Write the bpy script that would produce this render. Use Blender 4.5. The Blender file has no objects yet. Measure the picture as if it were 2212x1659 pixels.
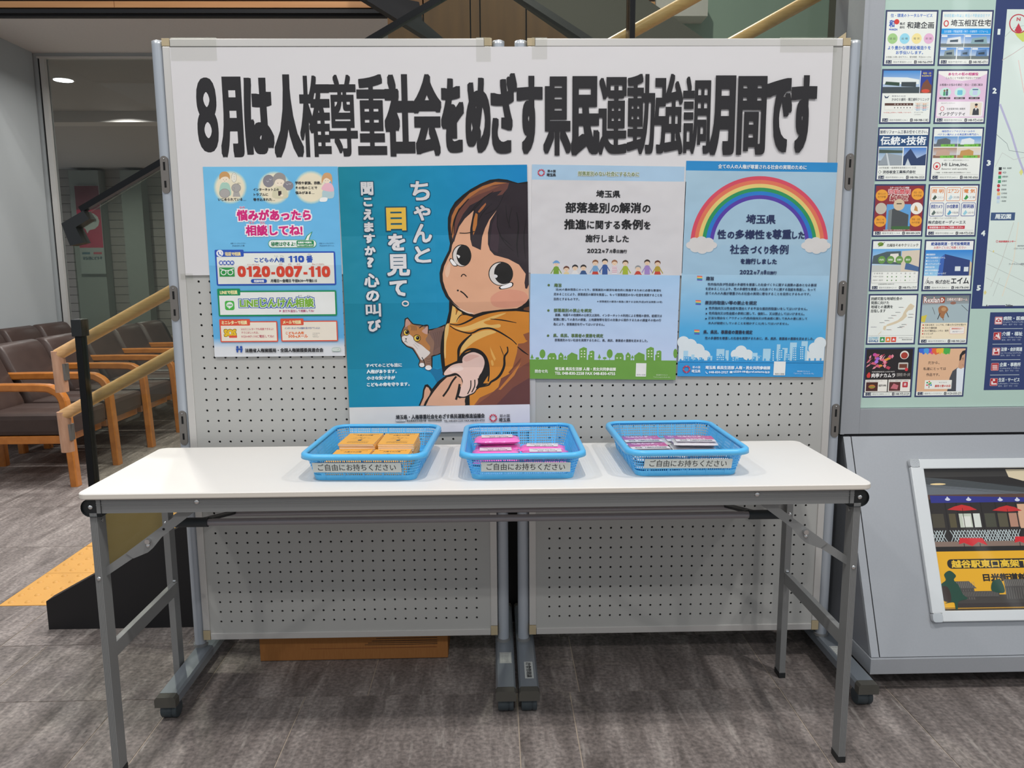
import bpy, bmesh, math, random
from mathutils import Vector, Matrix
random.seed(7)
SC = bpy.context.scene
COL = SC.collection
PI = math.pi

# ---------------------------------------------------------------- camera
FPX = 1663.55
CAM_H = 1.1923
def _cam_axes():
    pi_, ya, ro = math.radians(8.5736), math.radians(1.2388), math.radians(-0.3912)
    fw = Vector((math.sin(ya)*math.cos(pi_), math.cos(ya)*math.cos(pi_), -math.sin(pi_)))
    r = Vector((math.cos(ya), -math.sin(ya), 0)); u = r.cross(fw)
    return fw, r*math.cos(ro)+u*math.sin(ro), u*math.cos(ro)-r*math.sin(ro)
FW, RT, UP = _cam_axes()
EYE = Vector((0, 0, CAM_H))
cd = bpy.data.cameras.new('camera'); cd.sensor_fit = 'HORIZONTAL'; cd.sensor_width = 36
cd.lens = FPX/2212*36; cd.clip_start = .05; cd.clip_end = 100
co = bpy.data.objects.new('camera', cd); COL.objects.link(co)
co.matrix_world = Matrix(((RT.x, UP.x, -FW.x, 0), (RT.y, UP.y, -FW.y, 0), (RT.z, UP.z, -FW.z, CAM_H), (0, 0, 0, 1)))
SC.camera = co
# ---------------------------------------------------------------- world, lights, exposure
w = bpy.data.worlds.new('world'); SC.world = w; w.use_nodes = True
w.node_tree.nodes['Background'].inputs[0].default_value = (.80, .86, .92, 1)
w.node_tree.nodes['Background'].inputs[1].default_value = .46
SC.view_settings.view_transform = 'Standard'; SC.view_settings.look = 'None'
SC.view_settings.gamma = 1; SC.view_settings.use_curve_mapping = False
SC.view_settings.exposure = -0.08
def downlight(x, y, z, power, size=.11, col=(1, .97, .93), spread=PI*.86):
    l = bpy.data.lights.new('downlight_or_fill', 'AREA'); l.shape = 'DISK'; l.size = size; l.energy = power
    l.color = col; l.spread = spread
    o = bpy.data.objects.new('downlight_or_fill', l); COL.objects.link(o); o.location = (x, y, z)
    return o
LIGHTS = []
for (x, y, p) in [(-1.5, .95, 21), (.15, .75, 26), (1.75, .95, 24), (-2.2, -1.4, 24), (0.3, -1.6, 26), (2.6, -1.4, 24),
                  (-1.5, 3.3, 22), (.1, 3.5, 22), (1.6, 3.3, 20)]:
    LIGHTS.append(downlight(x, y, 3.35, p))
for (x, y, p) in [(-2.3, 5.0, 26), (-3.0, 6.5, 12), (-0.6, 6.0, 22), (-4.2, 9.0, 34), (-6.5, 12.5, 44), (-3.0, 12.0, 34)]:  # those beyond the window wall are added to brighten that room
    LIGHTS.append(downlight(x, y, 2.98, p))

LIGHTS.append(downlight(.6, 4.1, 4.9, 60))  # unseen fill lamp, added to brighten the upper green and wood walls
LIGHTS.append(downlight(-1.6, 4.4, 4.9, 40))
def ray(px, py):
    return FW + RT*((px-1106)/FPX) - UP*((py-829.5)/FPX)
def atY(px, py, Y):
    d = ray(px, py); return EYE + d*(Y/d.y)
def atZ(px, py, Z=0):
    d = ray(px, py); return EYE + d*((Z-CAM_H)/d.z)

# ---------------------------------------------------------------- materials
def lin(h):
    if isinstance(h, str):
        h = h.lstrip('#'); h = ''.join(a+a for a in h) if len(h) == 3 else h; c = [int(h[i:i+2], 16)/255 for i in (0, 2, 4)]
    else: c = h
    return tuple((v/12.92 if v <= .04045 else ((v+.055)/1.055)**2.4) for v in c)+(1,)
def mat(name, c, rough=.5, metal=0, c2=None, scale=8, stretch=(1, 1, 1), bump=0, bscale=60, coat=0, emit=0, spec=.5, detail=4, fac=1.0, rot=0):
    m = bpy.data.materials.new(name); m.use_nodes = True
    n, l = m.node_tree.nodes, m.node_tree.links; p = n['Principled BSDF']
    p.inputs['Base Color'].default_value = lin(c); p.inputs['Roughness'].default_value = rough
    p.inputs['Metallic'].default_value = metal; p.inputs['Coat Weight'].default_value = coat
    p.inputs['Specular IOR Level'].default_value = spec
    if coat: p.inputs['Coat Roughness'].default_value = .05
    if emit:
        p.inputs['Emission Color'].default_value = lin(c); p.inputs['Emission Strength'].default_value = emit
    if c2 or bump:
        tc = n.new('ShaderNodeTexCoord'); mp = n.new('ShaderNodeMapping'); mp.inputs['Scale'].default_value = stretch
        mp.inputs['Rotation'].default_value = (0, 0, rot)
        l.new(tc.outputs['Object'], mp.inputs[0])
    if c2:
        t = n.new('ShaderNodeTexNoise'); t.inputs['Scale'].default_value = scale; t.inputs['Detail'].default_value = detail
        l.new(mp.outputs[0], t.inputs['Vector'])
        r = n.new('ShaderNodeValToRGB'); r.color_ramp.elements[0].position = .3; r.color_ramp.elements[1].position = .7
        r.color_ramp.elements[0].color = lin(c); r.color_ramp.elements[1].color = lin(c2)
        l.new(t.outputs['Fac'], r.inputs[0]); l.new(r.outputs[0], p.inputs['Base Color'])
    if bump:
        t = n.new('ShaderNodeTexNoise'); t.inputs['Scale'].default_value = bscale; t.inputs['Detail'].default_value = 3
        l.new(mp.outputs[0], t.inputs['Vector'])
        b = n.new('ShaderNodeBump'); b.inputs['Strength'].default_value = bump; b.inputs['Distance'].default_value = .01
        l.new(t.outputs['Fac'], b.inputs['Height']); l.new(b.outputs[0], p.inputs['Normal'])
    return m
def print_mat(name, rough=.45, coat=0, emit=0, creases=()):
    """printed paper: colour from the mesh's colour attribute; optional fold creases as fine relief"""
    m = bpy.data.materials.new(name); m.use_nodes = True
    n, l = m.node_tree.nodes, m.node_tree.links; p = n['Principled BSDF']
    a = n.new('ShaderNodeAttribute'); a.attribute_name = 'Col'
    l.new(a.outputs['Color'], p.inputs['Base Color']); p.inputs['Roughness'].default_value = rough
    p.inputs['Coat Weight'].default_value = coat
    if coat: p.inputs['Coat Roughness'].default_value = .04
    if emit:
        l.new(a.outputs['Color'], p.inputs['Emission Color']); p.inputs['Emission Strength'].default_value = emit
    tc = n.new('ShaderNodeTexCoord'); h = None
    t = n.new('ShaderNodeTexNoise'); t.inputs['Scale'].default_value = 9; t.inputs['Detail'].default_value = 2
    l.new(tc.outputs['Object'], t.inputs['Vector'])
    mu = n.new('ShaderNodeMath'); mu.operation = 'MULTIPLY'; mu.inputs[1].default_value = .5 if creases else .12
    l.new(t.outputs['Fac'], mu.inputs[0]); h = mu.outputs[0]
    if creases:
        sx = n.new('ShaderNodeSeparateXYZ'); l.new(tc.outputs['Object'], sx.inputs[0])
        for ax, pos, sign in creases:
            s = n.new('ShaderNodeMath'); s.operation = 'SUBTRACT'; s.inputs[1].default_value = pos
            l.new(sx.outputs[ax], s.inputs[0])
            ab = n.new('ShaderNodeMath'); ab.operation = 'ABSOLUTE'; l.new(s.outputs[0], ab.inputs[0])
            mn = n.new('ShaderNodeMath'); mn.operation = 'MULTIPLY'; mn.inputs[1].default_value = 6.5*sign
            l.new(ab.outputs[0], mn.inputs[0])
            ad = n.new('ShaderNodeMath'); ad.operation = 'ADD'; l.new(h, ad.inputs[0]); l.new(mn.outputs[0], ad.inputs[1])
            h = ad.outputs[0]
    b = n.new('ShaderNodeBump'); b.inputs['Strength'].default_value = .55; b.inputs['Distance'].default_value = .02
    l.new(h, b.inputs['Height']); l.new(b.outputs[0], p.inputs['Normal'])
    return m
def glass_mat(name, tint, refl=.08, rough=0.0):
    """thin pane: tinted see-through plus fresnel mirror"""
    m = bpy.data.materials.new(name); m.use_nodes = True
    n, l = m.node_tree.nodes, m.node_tree.links; n.remove(n['Principled BSDF'])
    tr = n.new('ShaderNodeBsdfTransparent'); tr.inputs[0].default_value = lin(tint)
    gl = n.new('ShaderNodeBsdfGlossy'); gl.inputs['Roughness'].default_value = rough; gl.inputs[0].default_value = (.9, .95, .93, 1)
    lw0 = n.new('ShaderNodeLayerWeight'); lw0.inputs[0].default_value = .5; lw = n.new('ShaderNodeMath'); lw.operation = 'POWER'; lw.inputs[1].default_value = 4.5; l.new(lw0.outputs['Facing'], lw.inputs[0])
    mu = n.new('ShaderNodeMath'); mu.operation = 'MULTIPLY_ADD'; mu.inputs[1].default_value = .85; mu.inputs[2].default_value = refl
    mu.use_clamp = True; l.new(lw.outputs[0], mu.inputs[0])
    mx = n.new('ShaderNodeMixShader'); l.new(mu.outputs[0], mx.inputs[0]); l.new(tr.outputs[0], mx.inputs[1]); l.new(gl.outputs[0], mx.inputs[2])
    l.new(mx.outputs[0], n['Material Output'].inputs[0])
    return m
M = {}
M['alu'] = mat('aluminium', '#c3c7cc', .38, .55)
M['alu_blue'] = mat('painted_pole', '#b3bac3', .35, .3)
M['alu_frame'] = mat('frame_aluminium', '#cfcdca', .4, .3)
M['grey_metal'] = mat('table_frame_grey', '#858686', .4, .22)
M['rod'] = mat('rod_steel', '#98959a', .32, .35)
M['chrome'] = mat('chrome', '#d8d8d8', .18, 1)
M['black_pl'] = mat('black_plastic', '#1d2022', .45)
M['dark_pl'] = mat('dark_plastic', '#2c3338', .5)
M['cap'] = mat('end_cap_plastic', '#4f4d47', .6)
M['caster'] = mat('caster_rubber', '#3a4348', .5)
M['tan'] = mat('tan_plastic', '#b8a888', .55)
M['peg'] = mat('pegboard_grey', '#b3b3b0', .55, c2='#b7b7b4', scale=3)
M['hole'] = mat('hole_darkness', '#0b0b0c', .9)  # near black, stands in for the shade inside holes and slots
M['slot'] = mat('slot_plate', '#77736f', .45, .3)
M['top'] = mat('table_laminate', '#e9e5e0', .42, c2='#ebe7e2', scale=5)
M['edge'] = mat('table_edge', '#d9d2c8', .45)
M['paper'] = mat('white_paper', '#dcdadc', .7)
M['tape'] = glass_mat('clear_tape', '#fbfbfa', .015, .25)
M['basket'] = mat('blue_plastic', '#58bbf2', .32, spec=.6)
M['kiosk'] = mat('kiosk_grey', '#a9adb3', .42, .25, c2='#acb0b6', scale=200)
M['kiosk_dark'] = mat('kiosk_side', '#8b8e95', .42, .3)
M['gap'] = mat('dark_gap', '#15161a', .8)
M['white_frame'] = mat('snap_frame_white', '#e4e8ea', .28, .25)
M['wall_white'] = mat('white_wall_paint', '#a9aeb0', .75, c2='#adb2b4', scale=2)
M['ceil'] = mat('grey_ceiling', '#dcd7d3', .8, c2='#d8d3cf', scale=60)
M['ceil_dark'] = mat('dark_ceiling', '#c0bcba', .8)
M['siding'] = mat('siding', '#a39e9a', .75)
M['siding2'] = mat('siding_gap', '#5a5654', .8)
M['wood'] = mat('light_wood_rail', '#ecbd86', .35, c2='#dcaa70', scale=5, stretch=(2, 30, 30), coat=.3)
M['woodend'] = mat('pale_wood_end', '#cfa285', .45, c2='#b98a6e', scale=8, stretch=(10, 10, 1.5))
M['chairwood'] = mat('bent_wood', '#c47a34', .3, c2='#b06a2a', scale=4, stretch=(6, 6, 6), coat=.4)
M['fascia'] = mat('fascia_wood', '#d59c68', .5, c2='#c98f5c', scale=3, stretch=(.6, 8, 12))
M['panelwood'] = mat('panel_wood', '#6e4f2d', .5, c2='#5f4326', scale=3, stretch=(6, 6, .7))
M['black'] = mat('black_paint', '#141316', .5)
M['black_rail'] = mat('black_metal', '#18191b', .3, .5)
M['soffit'] = mat('soffit_grey', '#4a4841', .8)
M['greenwall'] = mat('green_grey_wall', '#a3b8aa', .6)
M['glass'] = glass_mat('balustrade_glass', '#eaede6', .025)
M['winglass'] = glass_mat('window_glass', '#e2e5e5', .02)
M['leather'] = mat('brown_leather', '#43342f', .42, c2='#3c2e2a', scale=12, bump=.08, bscale=180)
M['tact'] = mat('tactile_yellow', '#cf9a4e', .6, c2='#cb964a', scale=14)
M['grout'] = mat('grout', '#b3a596', .9)
M['card'] = mat('cardboard', '#a06a36', .8, c2='#986230', scale=30, stretch=(8, 1, 1))
M['cover'] = mat('yellow_cover', '#f2b048', .55)
M['pages'] = mat('page_edges', '#e6dccb', .8)
M['pinkfilm'] = mat('pink_film', '#ef6cc2', .25, c2='#f37ccb', scale=20, bump=.35, bscale=45, coat=.4)
M['clearfilm'] = mat('white_film', '#d8d6da', .22, coat=.5, bump=.3, bscale=60)
M['ochre'] = mat('ochre_panel', '#bf9f70', .6)
M['foot'] = mat('foot_grey_shaded', '#858c94', .35, .3)  # pole grey darkened: the table's shadow on the feet is put into the colour
M['pillar'] = mat('pillar_casing', '#8f9691', .7)
M['lamp'] = mat('lamp_disc', '#ffffff', .5, emit=9)
M['lit'] = mat('lit_strip', '#f4fbff', .5, emit=3)
def tile_mat():
    m = bpy.data.materials.new('stone_tile'); m.use_nodes = True
    n, l = m.node_tree.nodes, m.node_tree.links; p = n['Principled BSDF']
    geo = n.new('ShaderNodeNewGeometry'); mp = n.new('ShaderNodeMapping')
    oi = n.new('ShaderNodeObjectInfo')
    mp.inputs['Scale'].default_value = (9, 1.6, 4)
    ad = n.new('ShaderNodeVectorMath'); ad.operation = 'ADD'
    sc = n.new('ShaderNodeVectorMath'); sc.operation = 'SCALE'; sc.inputs[3].default_value = 13
    cb = n.new('ShaderNodeCombineXYZ'); l.new(oi.outputs['Random'], cb.inputs[0]); l.new(oi.outputs['Random'], cb.inputs[1])
    l.new(cb.outputs[0], sc.inputs[0]); l.new(geo.outputs['Position'], ad.inputs[0]); l.new(sc.outputs[0], ad.inputs[1])
    l.new(ad.outputs[0], mp.inputs[0])
    rz = n.new('ShaderNodeMath'); rz.operation = 'MULTIPLY_ADD'; rz.inputs[1].default_value = -.5; rz.inputs[2].default_value = .12
    l.new(oi.outputs['Random'], rz.inputs[0]); cz = n.new('ShaderNodeCombineXYZ'); l.new(rz.outputs[0], cz.inputs[2]); l.new(cz.outputs[0], mp.inputs['Rotation'])
    vn = n.new('ShaderNodeTexNoise'); vn.inputs['Scale'].default_value = 3.4; vn.inputs['Detail'].default_value = 6; vn.inputs['Roughness'].default_value = .6
    l.new(mp.outputs[0], vn.inputs['Vector'])
    vr = n.new('ShaderNodeValToRGB'); vr.color_ramp.elements[0].position = .60; vr.color_ramp.elements[1].position = .72
    vr.color_ramp.elements[0].color = (0, 0, 0, 1); vr.color_ramp.elements[1].color = (.55, .55, .55, 1); l.new(vn.outputs['Fac'], vr.inputs[0])
    a = n.new('ShaderNodeTexNoise'); a.inputs['Scale'].default_value = 1.6; a.inputs['Detail'].default_value = 9; a.inputs['Roughness'].default_value = .68
    a.inputs['Distortion'].default_value = .6
    l.new(mp.outputs[0], a.inputs['Vector'])
    b = n.new('ShaderNodeTexNoise'); b.inputs['Scale'].default_value = 90; b.inputs['Detail'].default_value = 5
    l.new(geo.outputs['Position'], b.inputs['Vector'])
    ra = n.new('ShaderNodeValToRGB'); e = ra.color_ramp.elements
    e[0].position = .30; e[0].color = lin('#5a5350'); e[1].position = .72; e[1].color = lin('#a29a96')
    q = e.new(.5); q.color = lin('#7b7370')
    l.new(a.outputs['Fac'], ra.inputs[0])
    rb = n.new('ShaderNodeValToRGB'); rb.color_ramp.elements[0].position = .3; rb.color_ramp.elements[1].position = .7
    rb.color_ramp.elements[0].color = (.5, .5, .5, 1); rb.color_ramp.elements[1].color = (1.4, 1.37, 1.35, 1)
    l.new(b.outputs['Fac'], rb.inputs[0])
    mx = n.new('ShaderNodeMix'); mx.data_type = 'RGBA'; mx.blend_type = 'MULTIPLY'; mx.inputs[0].default_value = .8
    l.new(ra.outputs[0], mx.inputs[6]); l.new(rb.outputs[0], mx.inputs[7]); m2 = n.new('ShaderNodeMix'); m2.data_type = 'RGBA'; m2.inputs[7].default_value = lin('#b7b0aa')
    l.new(vr.outputs[0], m2.inputs[0]); l.new(mx.outputs[2], m2.inputs[6]); l.new(m2.outputs[2], p.inputs['Base Color'])
    p.inputs['Roughness'].default_value = .58
    bp = n.new('ShaderNodeBump'); bp.inputs['Strength'].default_value = .25; bp.inputs['Distance'].default_value = .004
    l.new(b.outputs['Fac'], bp.inputs['Height']); l.new(bp.outputs[0], p.inputs['Normal'])
    return m
M['tile'] = tile_mat()

# ---------------------------------------------------------------- mesh builder
def tagset(o, label=None, cat=None, group=None, kind=None):
    if label: o['label'] = label
    if cat: o['category'] = cat
    if group: o['group'] = group
    if kind: o['kind'] = kind
    return o
def empty(name, label=None, cat=None, loc=(0, 0, 0), rotz=0, group=None, kind=None):
    o = bpy.data.objects.new(name, None); COL.objects.link(o); o.location = loc; o.rotation_euler = (0, 0, rotz)
    o.empty_display_size = .05
    return tagset(o, label, cat, group, kind)
class MB:
    def __init__(s): s.v = []; s.f = []; s.smooth = []
    def add(s, vs, fs, sm=False):
        k = len(s.v); s.v += [tuple(v) for v in vs]
        for f in fs: s.f.append([i+k for i in f]); s.smooth.append(sm)
        return s
    def box(s, x0, x1, y0, y1, z0, z1, c=0.0):
        if c <= 0:
            vs = [(x, y, z) for z in (z0, z1) for y in (y0, y1) for x in (x0, x1)]
            return s.add(vs, [(0, 2, 3, 1), (4, 5, 7, 6), (0, 1, 5, 4), (1, 3, 7, 5), (3, 2, 6, 7), (2, 0, 4, 6)])
        bm = bmesh.new(); bmesh.ops.create_cube(bm, size=1)
        for v in bm.verts:
            v.co = Vector(((x0+x1)/2+v.co.x*(x1-x0), (y0+y1)/2+v.co.y*(y1-y0), (z0+z1)/2+v.co.z*(z1-z0)))
        bmesh.ops.bevel(bm, geom=bm.edges[:], offset=c, segments=2, profile=.6, affect='EDGES')
        bm.verts.index_update()
        s.add([v.co[:] for v in bm.verts], [[v.index for v in f.verts] for f in bm.faces]); bm.free(); return s
    def obox(s, a, b, wdt, hgt, up=(0, 0, 1), ext=0):
        """bar of section wdt (sideways) x hgt (along up) from a to b"""
        a, b = Vector(a), Vector(b); d = (b-a).normalized(); a = a-d*ext; b = b+d*ext
        sd = d.cross(Vector(up)).normalized(); u = sd.cross(d).normalized()
        vs = []
        for q in (a, b):
            for (i, j) in ((-1, -1), (1, -1), (1, 1), (-1, 1)): vs.append(q+sd*(i*wdt/2)+u*(j*hgt/2))
        return s.add(vs, [(3, 2, 1, 0), (4, 5, 6, 7), (0, 1, 5, 4), (1, 2, 6, 5), (2, 3, 7, 6), (3, 0, 4, 7)])
    def tube(s, pts, r, n=12, cap=True, sx=1, sy=1, up=(0, 0, 1), smooth=True):
        pts = [Vector(p) for p in pts]; k = len(pts); vs = []; rr = r if isinstance(r, (list, tuple)) else [r]*k
        for i, p in enumerate(pts):
            d = (pts[min(i+1, k-1)]-pts[max(i-1, 0)]).normalized(); u0 = Vector(up)
            if abs(d.dot(u0)) > .98: u0 = Vector((1, 0, 0))
            sd = d.cross(u0).normalized(); u = sd.cross(d).normalized()
            for j in range(n):
                a = 2*PI*j/n; vs.append(p+sd*math.cos(a)*rr[i]*sx+u*math.sin(a)*rr[i]*sy)
        fs = []
        for i in range(k-1):
            for j in range(n): fs.append((i*n+j, i*n+(j+1) % n, (i+1)*n+(j+1) % n, (i+1)*n+j))
        s.add(vs, fs, smooth)
        if cap:
            s.add(vs[:n], [list(range(n))[::-1]]); s.add(vs[-n:], [list(range(n))])
        return s
    def prism(s, poly, ax, t0, t1):
        """poly of 2D points extruded along axis ax from t0 to t1"""
        def P(p, t):
            return {'x': (t, p[0], p[1]), 'y': (p[0], t, p[1]), 'z': (p[0], p[1], t)}[ax]
        n = len(poly); vs = [P(p, t0) for p in poly]+[P(p, t1) for p in poly]
        fs = [list(range(n))[::-1], [n+i for i in range(n)]]+[(i, (i+1) % n, n+(i+1) % n, n+i) for i in range(n)]
        return s.add(vs, fs)
    def ball(s, c, r, nu=10, nv=6, sz=1.0, half=False, ax='z'):
        vs = []; fs = []; lo = 0 if half else -PI/2
        for i in range(nv+1):
            a = lo+(PI/2-lo)*i/nv
            for j in range(nu):
                b = 2*PI*j/nu; p = (math.cos(a)*math.cos(b)*r, math.cos(a)*math.sin(b)*r, math.sin(a)*r*sz)
                if ax == 'y': p = (p[0], -p[2], p[1])
                vs.append((c[0]+p[0], c[1]+p[1], c[2]+p[2]))
        for i in range(nv):
            for j in range(nu): fs.append((i*nu+j, i*nu+(j+1) % nu, (i+1)*nu+(j+1) % nu, (i+1)*nu+j))
        return s.add(vs, fs, True)
    def build(s, name, m, parent=None, label=None, loc=None, fixn=True, **kw):
        me = bpy.data.meshes.new(name); me.from_pydata(s.v, [], s.f)
        me.polygons.foreach_set('use_smooth', s.smooth)
        me.materials.append(m if not isinstance(m, str) else M[m])
        if fixn:
            bm = bmesh.new(); bm.from_mesh(me); bmesh.ops.recalc_face_normals(bm, faces=bm.faces[:]); bm.to_mesh(me); bm.free()
        me.update()
        o = bpy.data.objects.new(name, me); COL.objects.link(o)
        if parent: o.parent = parent
        if loc: o.location = loc
        tagset(o, label, **kw)
        return o
def kids(o): return [c for c in bpy.data.objects if c.parent == o]
def copy_tree(o, parent=None, ch=None):
    if ch is None:
        ch = {}
        for q in bpy.data.objects:
            if q.parent: ch.setdefault(q.parent.name, []).append(q)
    c = o.copy(); COL.objects.link(c)
    if parent: c.parent = parent; c.matrix_parent_inverse = o.matrix_parent_inverse
    for q in ch.get(o.name, []): copy_tree(q, c, ch)
    return c
def arc(cx, cy, r, a0, a1, n=6):
    return [(cx+r*math.cos(a0+(a1-a0)*i/n), cy+r*math.sin(a0+(a1-a0)*i/n)) for i in range(n+1)]
def rrect(x0, x1, y0, y1, r, n=4):
    return (arc(x1-r, y1-r, r, 0, PI/2, n)+arc(x0+r, y1-r, r, PI/2, PI, n)+arc(x0+r, y0+r, r, PI, 1.5*PI, n)+arc(x1-r, y0+r, r, 1.5*PI, 2*PI, n))

# ---------------------------------------------------------------- flat print
_gc = {}
def glyph(s, res):
    k = (s, res)
    if k not in _gc:
        c = bpy.data.curves.new('t', 'FONT'); c.body = s; c.resolution_u = res
        o = bpy.data.objects.new('t', c); COL.objects.link(o); bpy.context.view_layer.update()
        me = bpy.data.meshes.new_from_object(o.evaluated_get(bpy.context.evaluated_depsgraph_get()))
        vs = [(v.co.x, v.co.y) for v in me.vertices]; fs = [tuple(p.vertices) for p in me.polygons]
        bpy.data.objects.remove(o); bpy.data.curves.remove(c); bpy.data.meshes.remove(me)
        xs = [v[0] for v in vs] or [0, 1]; ys = [v[1] for v in vs] or [0, 1]
        x0, x1, y0, y1 = min(xs), max(xs), min(ys), max(ys); dx = max(x1-x0, 1e-6); dy = max(y1-y0, 1e-6)
        _gc[k] = ([((v[0]-x0)/dx, (v[1]-y0)/dy) for v in vs], fs)
    return _gc[k]
def smooth(pts, n=5, closed=True):
    k = len(pts); out = []
    for i in range(k if closed else k-1):
        if closed: p = [pts[(i+j-1) % k] for j in range(4)]
        else: p = [pts[max(0, min(k-1, i+j-1))] for j in range(4)]
        for t in range(n):
            t = t/n
            out.append(tuple(.5*((2*p[1][a])+(-p[0][a]+p[2][a])*t+(2*p[0][a]-5*p[1][a]+4*p[2][a]-p[3][a])*t*t+(-p[0][a]+3*p[1][a]-3*p[2][a]+p[3][a])*t**3) for a in (0, 1)))
    if not closed: out.append(pts[-1])
    return out
def homog(src, dst):
    import numpy as np
    A = []; b = []
    for (x, y), (u, v) in zip(src, dst):
        A.append([x, y, 1, 0, 0, 0, -u*x, -u*y]); b.append(u); A.append([0, 0, 0, x, y, 1, -v*x, -v*y]); b.append(v)
    h = np.linalg.solve(np.array(A), np.array(b)); h = list(map(float, h))+[1.0]
    return lambda x, y: ((h[0]*x+h[1]*y+h[2])/(h[6]*x+h[7]*y+1), (h[3]*x+h[4]*y+h[5])/(h[6]*x+h[7]*y+1))
class Sheet:
    """a flat printed sheet with its own frame: u along U, v along V, print stacked in 5 micron coats along N"""
    def __init__(s, O, U, V, crop=(0, 0, 1)):
        s.O, s.U, s.V = Vector(O), Vector(U).normalized(), Vector(V).normalized(); s.N = s.U.cross(s.V)
        s.cr = crop; s.layers = {}; s.d = 0; s.H = None; s.step = .000005; s.cur = 'lettering'; s.bk = 1.0
    def crop(s, *c): s.cr = c; return s
    def rect(s, corners, wdt, hgt):
        """corners TL,TR,BR,BL (crop px) -> rectangle 0..wdt, 0..hgt"""
        full = [(s.cr[0]+x/s.cr[2], s.cr[1]+y/s.cr[2]) for x, y in corners]
        s.H = homog(full, [(0, hgt), (wdt, hgt), (wdt, 0), (0, 0)]); s.w, s.h = wdt, hgt; return s
    def m(s, x, y):
        fx, fy = s.cr[0]+x/s.cr[2], s.cr[1]+y/s.cr[2]
        if s.H: return s.H(fx, fy)
        d = ray(fx, fy); t = (s.O-EYE).dot(s.N)/d.dot(s.N); p = EYE+d*t-s.O
        return (p.dot(s.U), p.dot(s.V))
    def raw(s, pts, faces, col, cols=None, base=None):
        L = s.layers.setdefault(s.cur, [[], [], []]); k = len(L[0]); s.d += s.step
        d = s.d if base is None else base
        L[0] += [(p[0], p[1], d) for p in pts]; c = lin(col) if not cols else None
        for f in faces:
            L[1].append([i+k for i in f]); L[2] += ([c]*len(f) if not cols else [cols[i] for i in f])
    def poly(s, pts, col, sm=False):
        if sm: pts = smooth(pts)
        q = [s.m(*p) for p in pts]; s.raw(q, [list(range(len(q)))], col)
    def box(s, x0, y0, x1, y1):
        xm, ym = (x0+x1)/2, (y0+y1)/2
        return s.m(x0, ym)[0], s.m(xm, y1)[1], s.m(x1, ym)[0], s.m(xm, y0)[1]
    def R(s, x0, y0, x1, y1, col):
        a, b, c, d = s.box(x0, y0, x1, y1); s.raw([(a, b), (c, b), (c, d), (a, d)], [(0, 1, 2, 3)], col)
    def G(s, x0, y0, x1, y1, tl, tr, br, bl):
        a, b, c, d = s.box(x0, y0, x1, y1); s.raw([(a, b), (c, b), (c, d), (a, d)], [(0, 1, 2, 3)], None, [lin(bl), lin(br), lin(tr), lin(tl)])
    def rr(s, x0, y0, x1, y1, r, col, border=None, bw=0):
        a, b, c, d = s.box(x0, y0, x1, y1); k = (c-a)/(x1-x0)
        if border: q = rrect(a, c, b, d, r*k); s.raw(q, [list(range(len(q)))], border); t = bw*k; a += t; b += t; c -= t; d -= t; r = max(r-bw, 1)
        q = rrect(a, c, b, d, r*k); s.raw(q, [list(range(len(q)))], col)
    def E(s, cx, cy, rx, ry, col, n=20, a0=0, a1=2*PI):
        full = a1-a0 > 6.2
        s.poly([(cx+rx*math.cos(a0+(a1-a0)*i/n), cy+ry*math.sin(a0+(a1-a0)*i/n)) for i in range(n if full else n+1)], col)
    def ring(s, cx, cy, rx, ry, t, col, n=24, a0=0, a1=2*PI):
        s.line([(cx+rx*math.cos(a0+(a1-a0)*i/n), cy+ry*math.sin(a0+(a1-a0)*i/n)) for i in range(n+1)], t, col)
    def line(s, pts, wd, col, sm=False, taper=False):
        if sm: pts = smooth(pts, 4, False)
        k = len(pts); L = []; R_ = []
        for i, p in enumerate(pts):
            a, b = pts[max(i-1, 0)], pts[min(i+1, k-1)]; dx, dy = b[0]-a[0], b[1]-a[1]; q = math.hypot(dx, dy) or 1
            h = wd/2*(1 if not taper else (.35+.65*math.sin(PI*min(max(i/(k-1), .08), .92))))
            L.append(s.m(p[0]-dy/q*h, p[1]+dx/q*h)); R_.append(s.m(p[0]+dy/q*h, p[1]-dx/q*h))
        s.raw(L+R_, [(i, i+1, k+i+1, k+i) for i in range(k-1)], col)
    def T(s, txt, x0, y0, x1, y1, col, b=0, res=None, by=None):
        a, bb, c, d = s.box(x0, y0, x1, y1); hpx = (y1-y0)/s.cr[2]
        if res is None: res = 1 if hpx < 14 else (2 if hpx < 40 else 4)
        vs, fs = glyph(txt, res); k = abs(c-a)/(x1-x0); b *= s.bk; r = b*k; ry = (b if by is None else by)*k
        if len(txt) == 1 and txt in 'ー―一・-': bb, d = (bb+d)/2-abs(c-a)*.06, (bb+d)/2+abs(c-a)*.06
        offs = [(0, 0)]
        if b:
            offs = [(-r, -ry), (r, -ry), (r, ry), (-r, ry)]
            if hpx >= 12: offs += [(0, -ry), (0, ry), (-r, 0), (r, 0), (0, 0)]
            if b/s.cr[2] > 2.4:
                offs = [(r*max(-1, min(1, math.cos(2*PI*i/32)*1.6)), ry*max(-1, min(1, math.sin(2*PI*i/32)*1.6))) for i in range(32)]+[(r*.5*math.cos(PI*i/4), ry*.5*math.sin(PI*i/4)) for i in range(8)]+[(0, 0)]
            elif b/s.cr[2] > 1.6 or (s.cr[2] == 100 and b > .9): offs += [(-r*.5, -ry*.5), (r*.5, -ry*.5), (r*.5, ry*.5), (-r*.5, ry*.5), (-r, -ry*.5), (-r, ry*.5), (r, ry*.5), (r, -ry*.5), (-r*.5, ry), (r*.5, ry), (-r*.5, -ry), (r*.5, -ry)]
        x_, X_, y_, Y_ = a+r*.6, c-r*.6, bb+ry*.6, d-ry*.6
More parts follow.
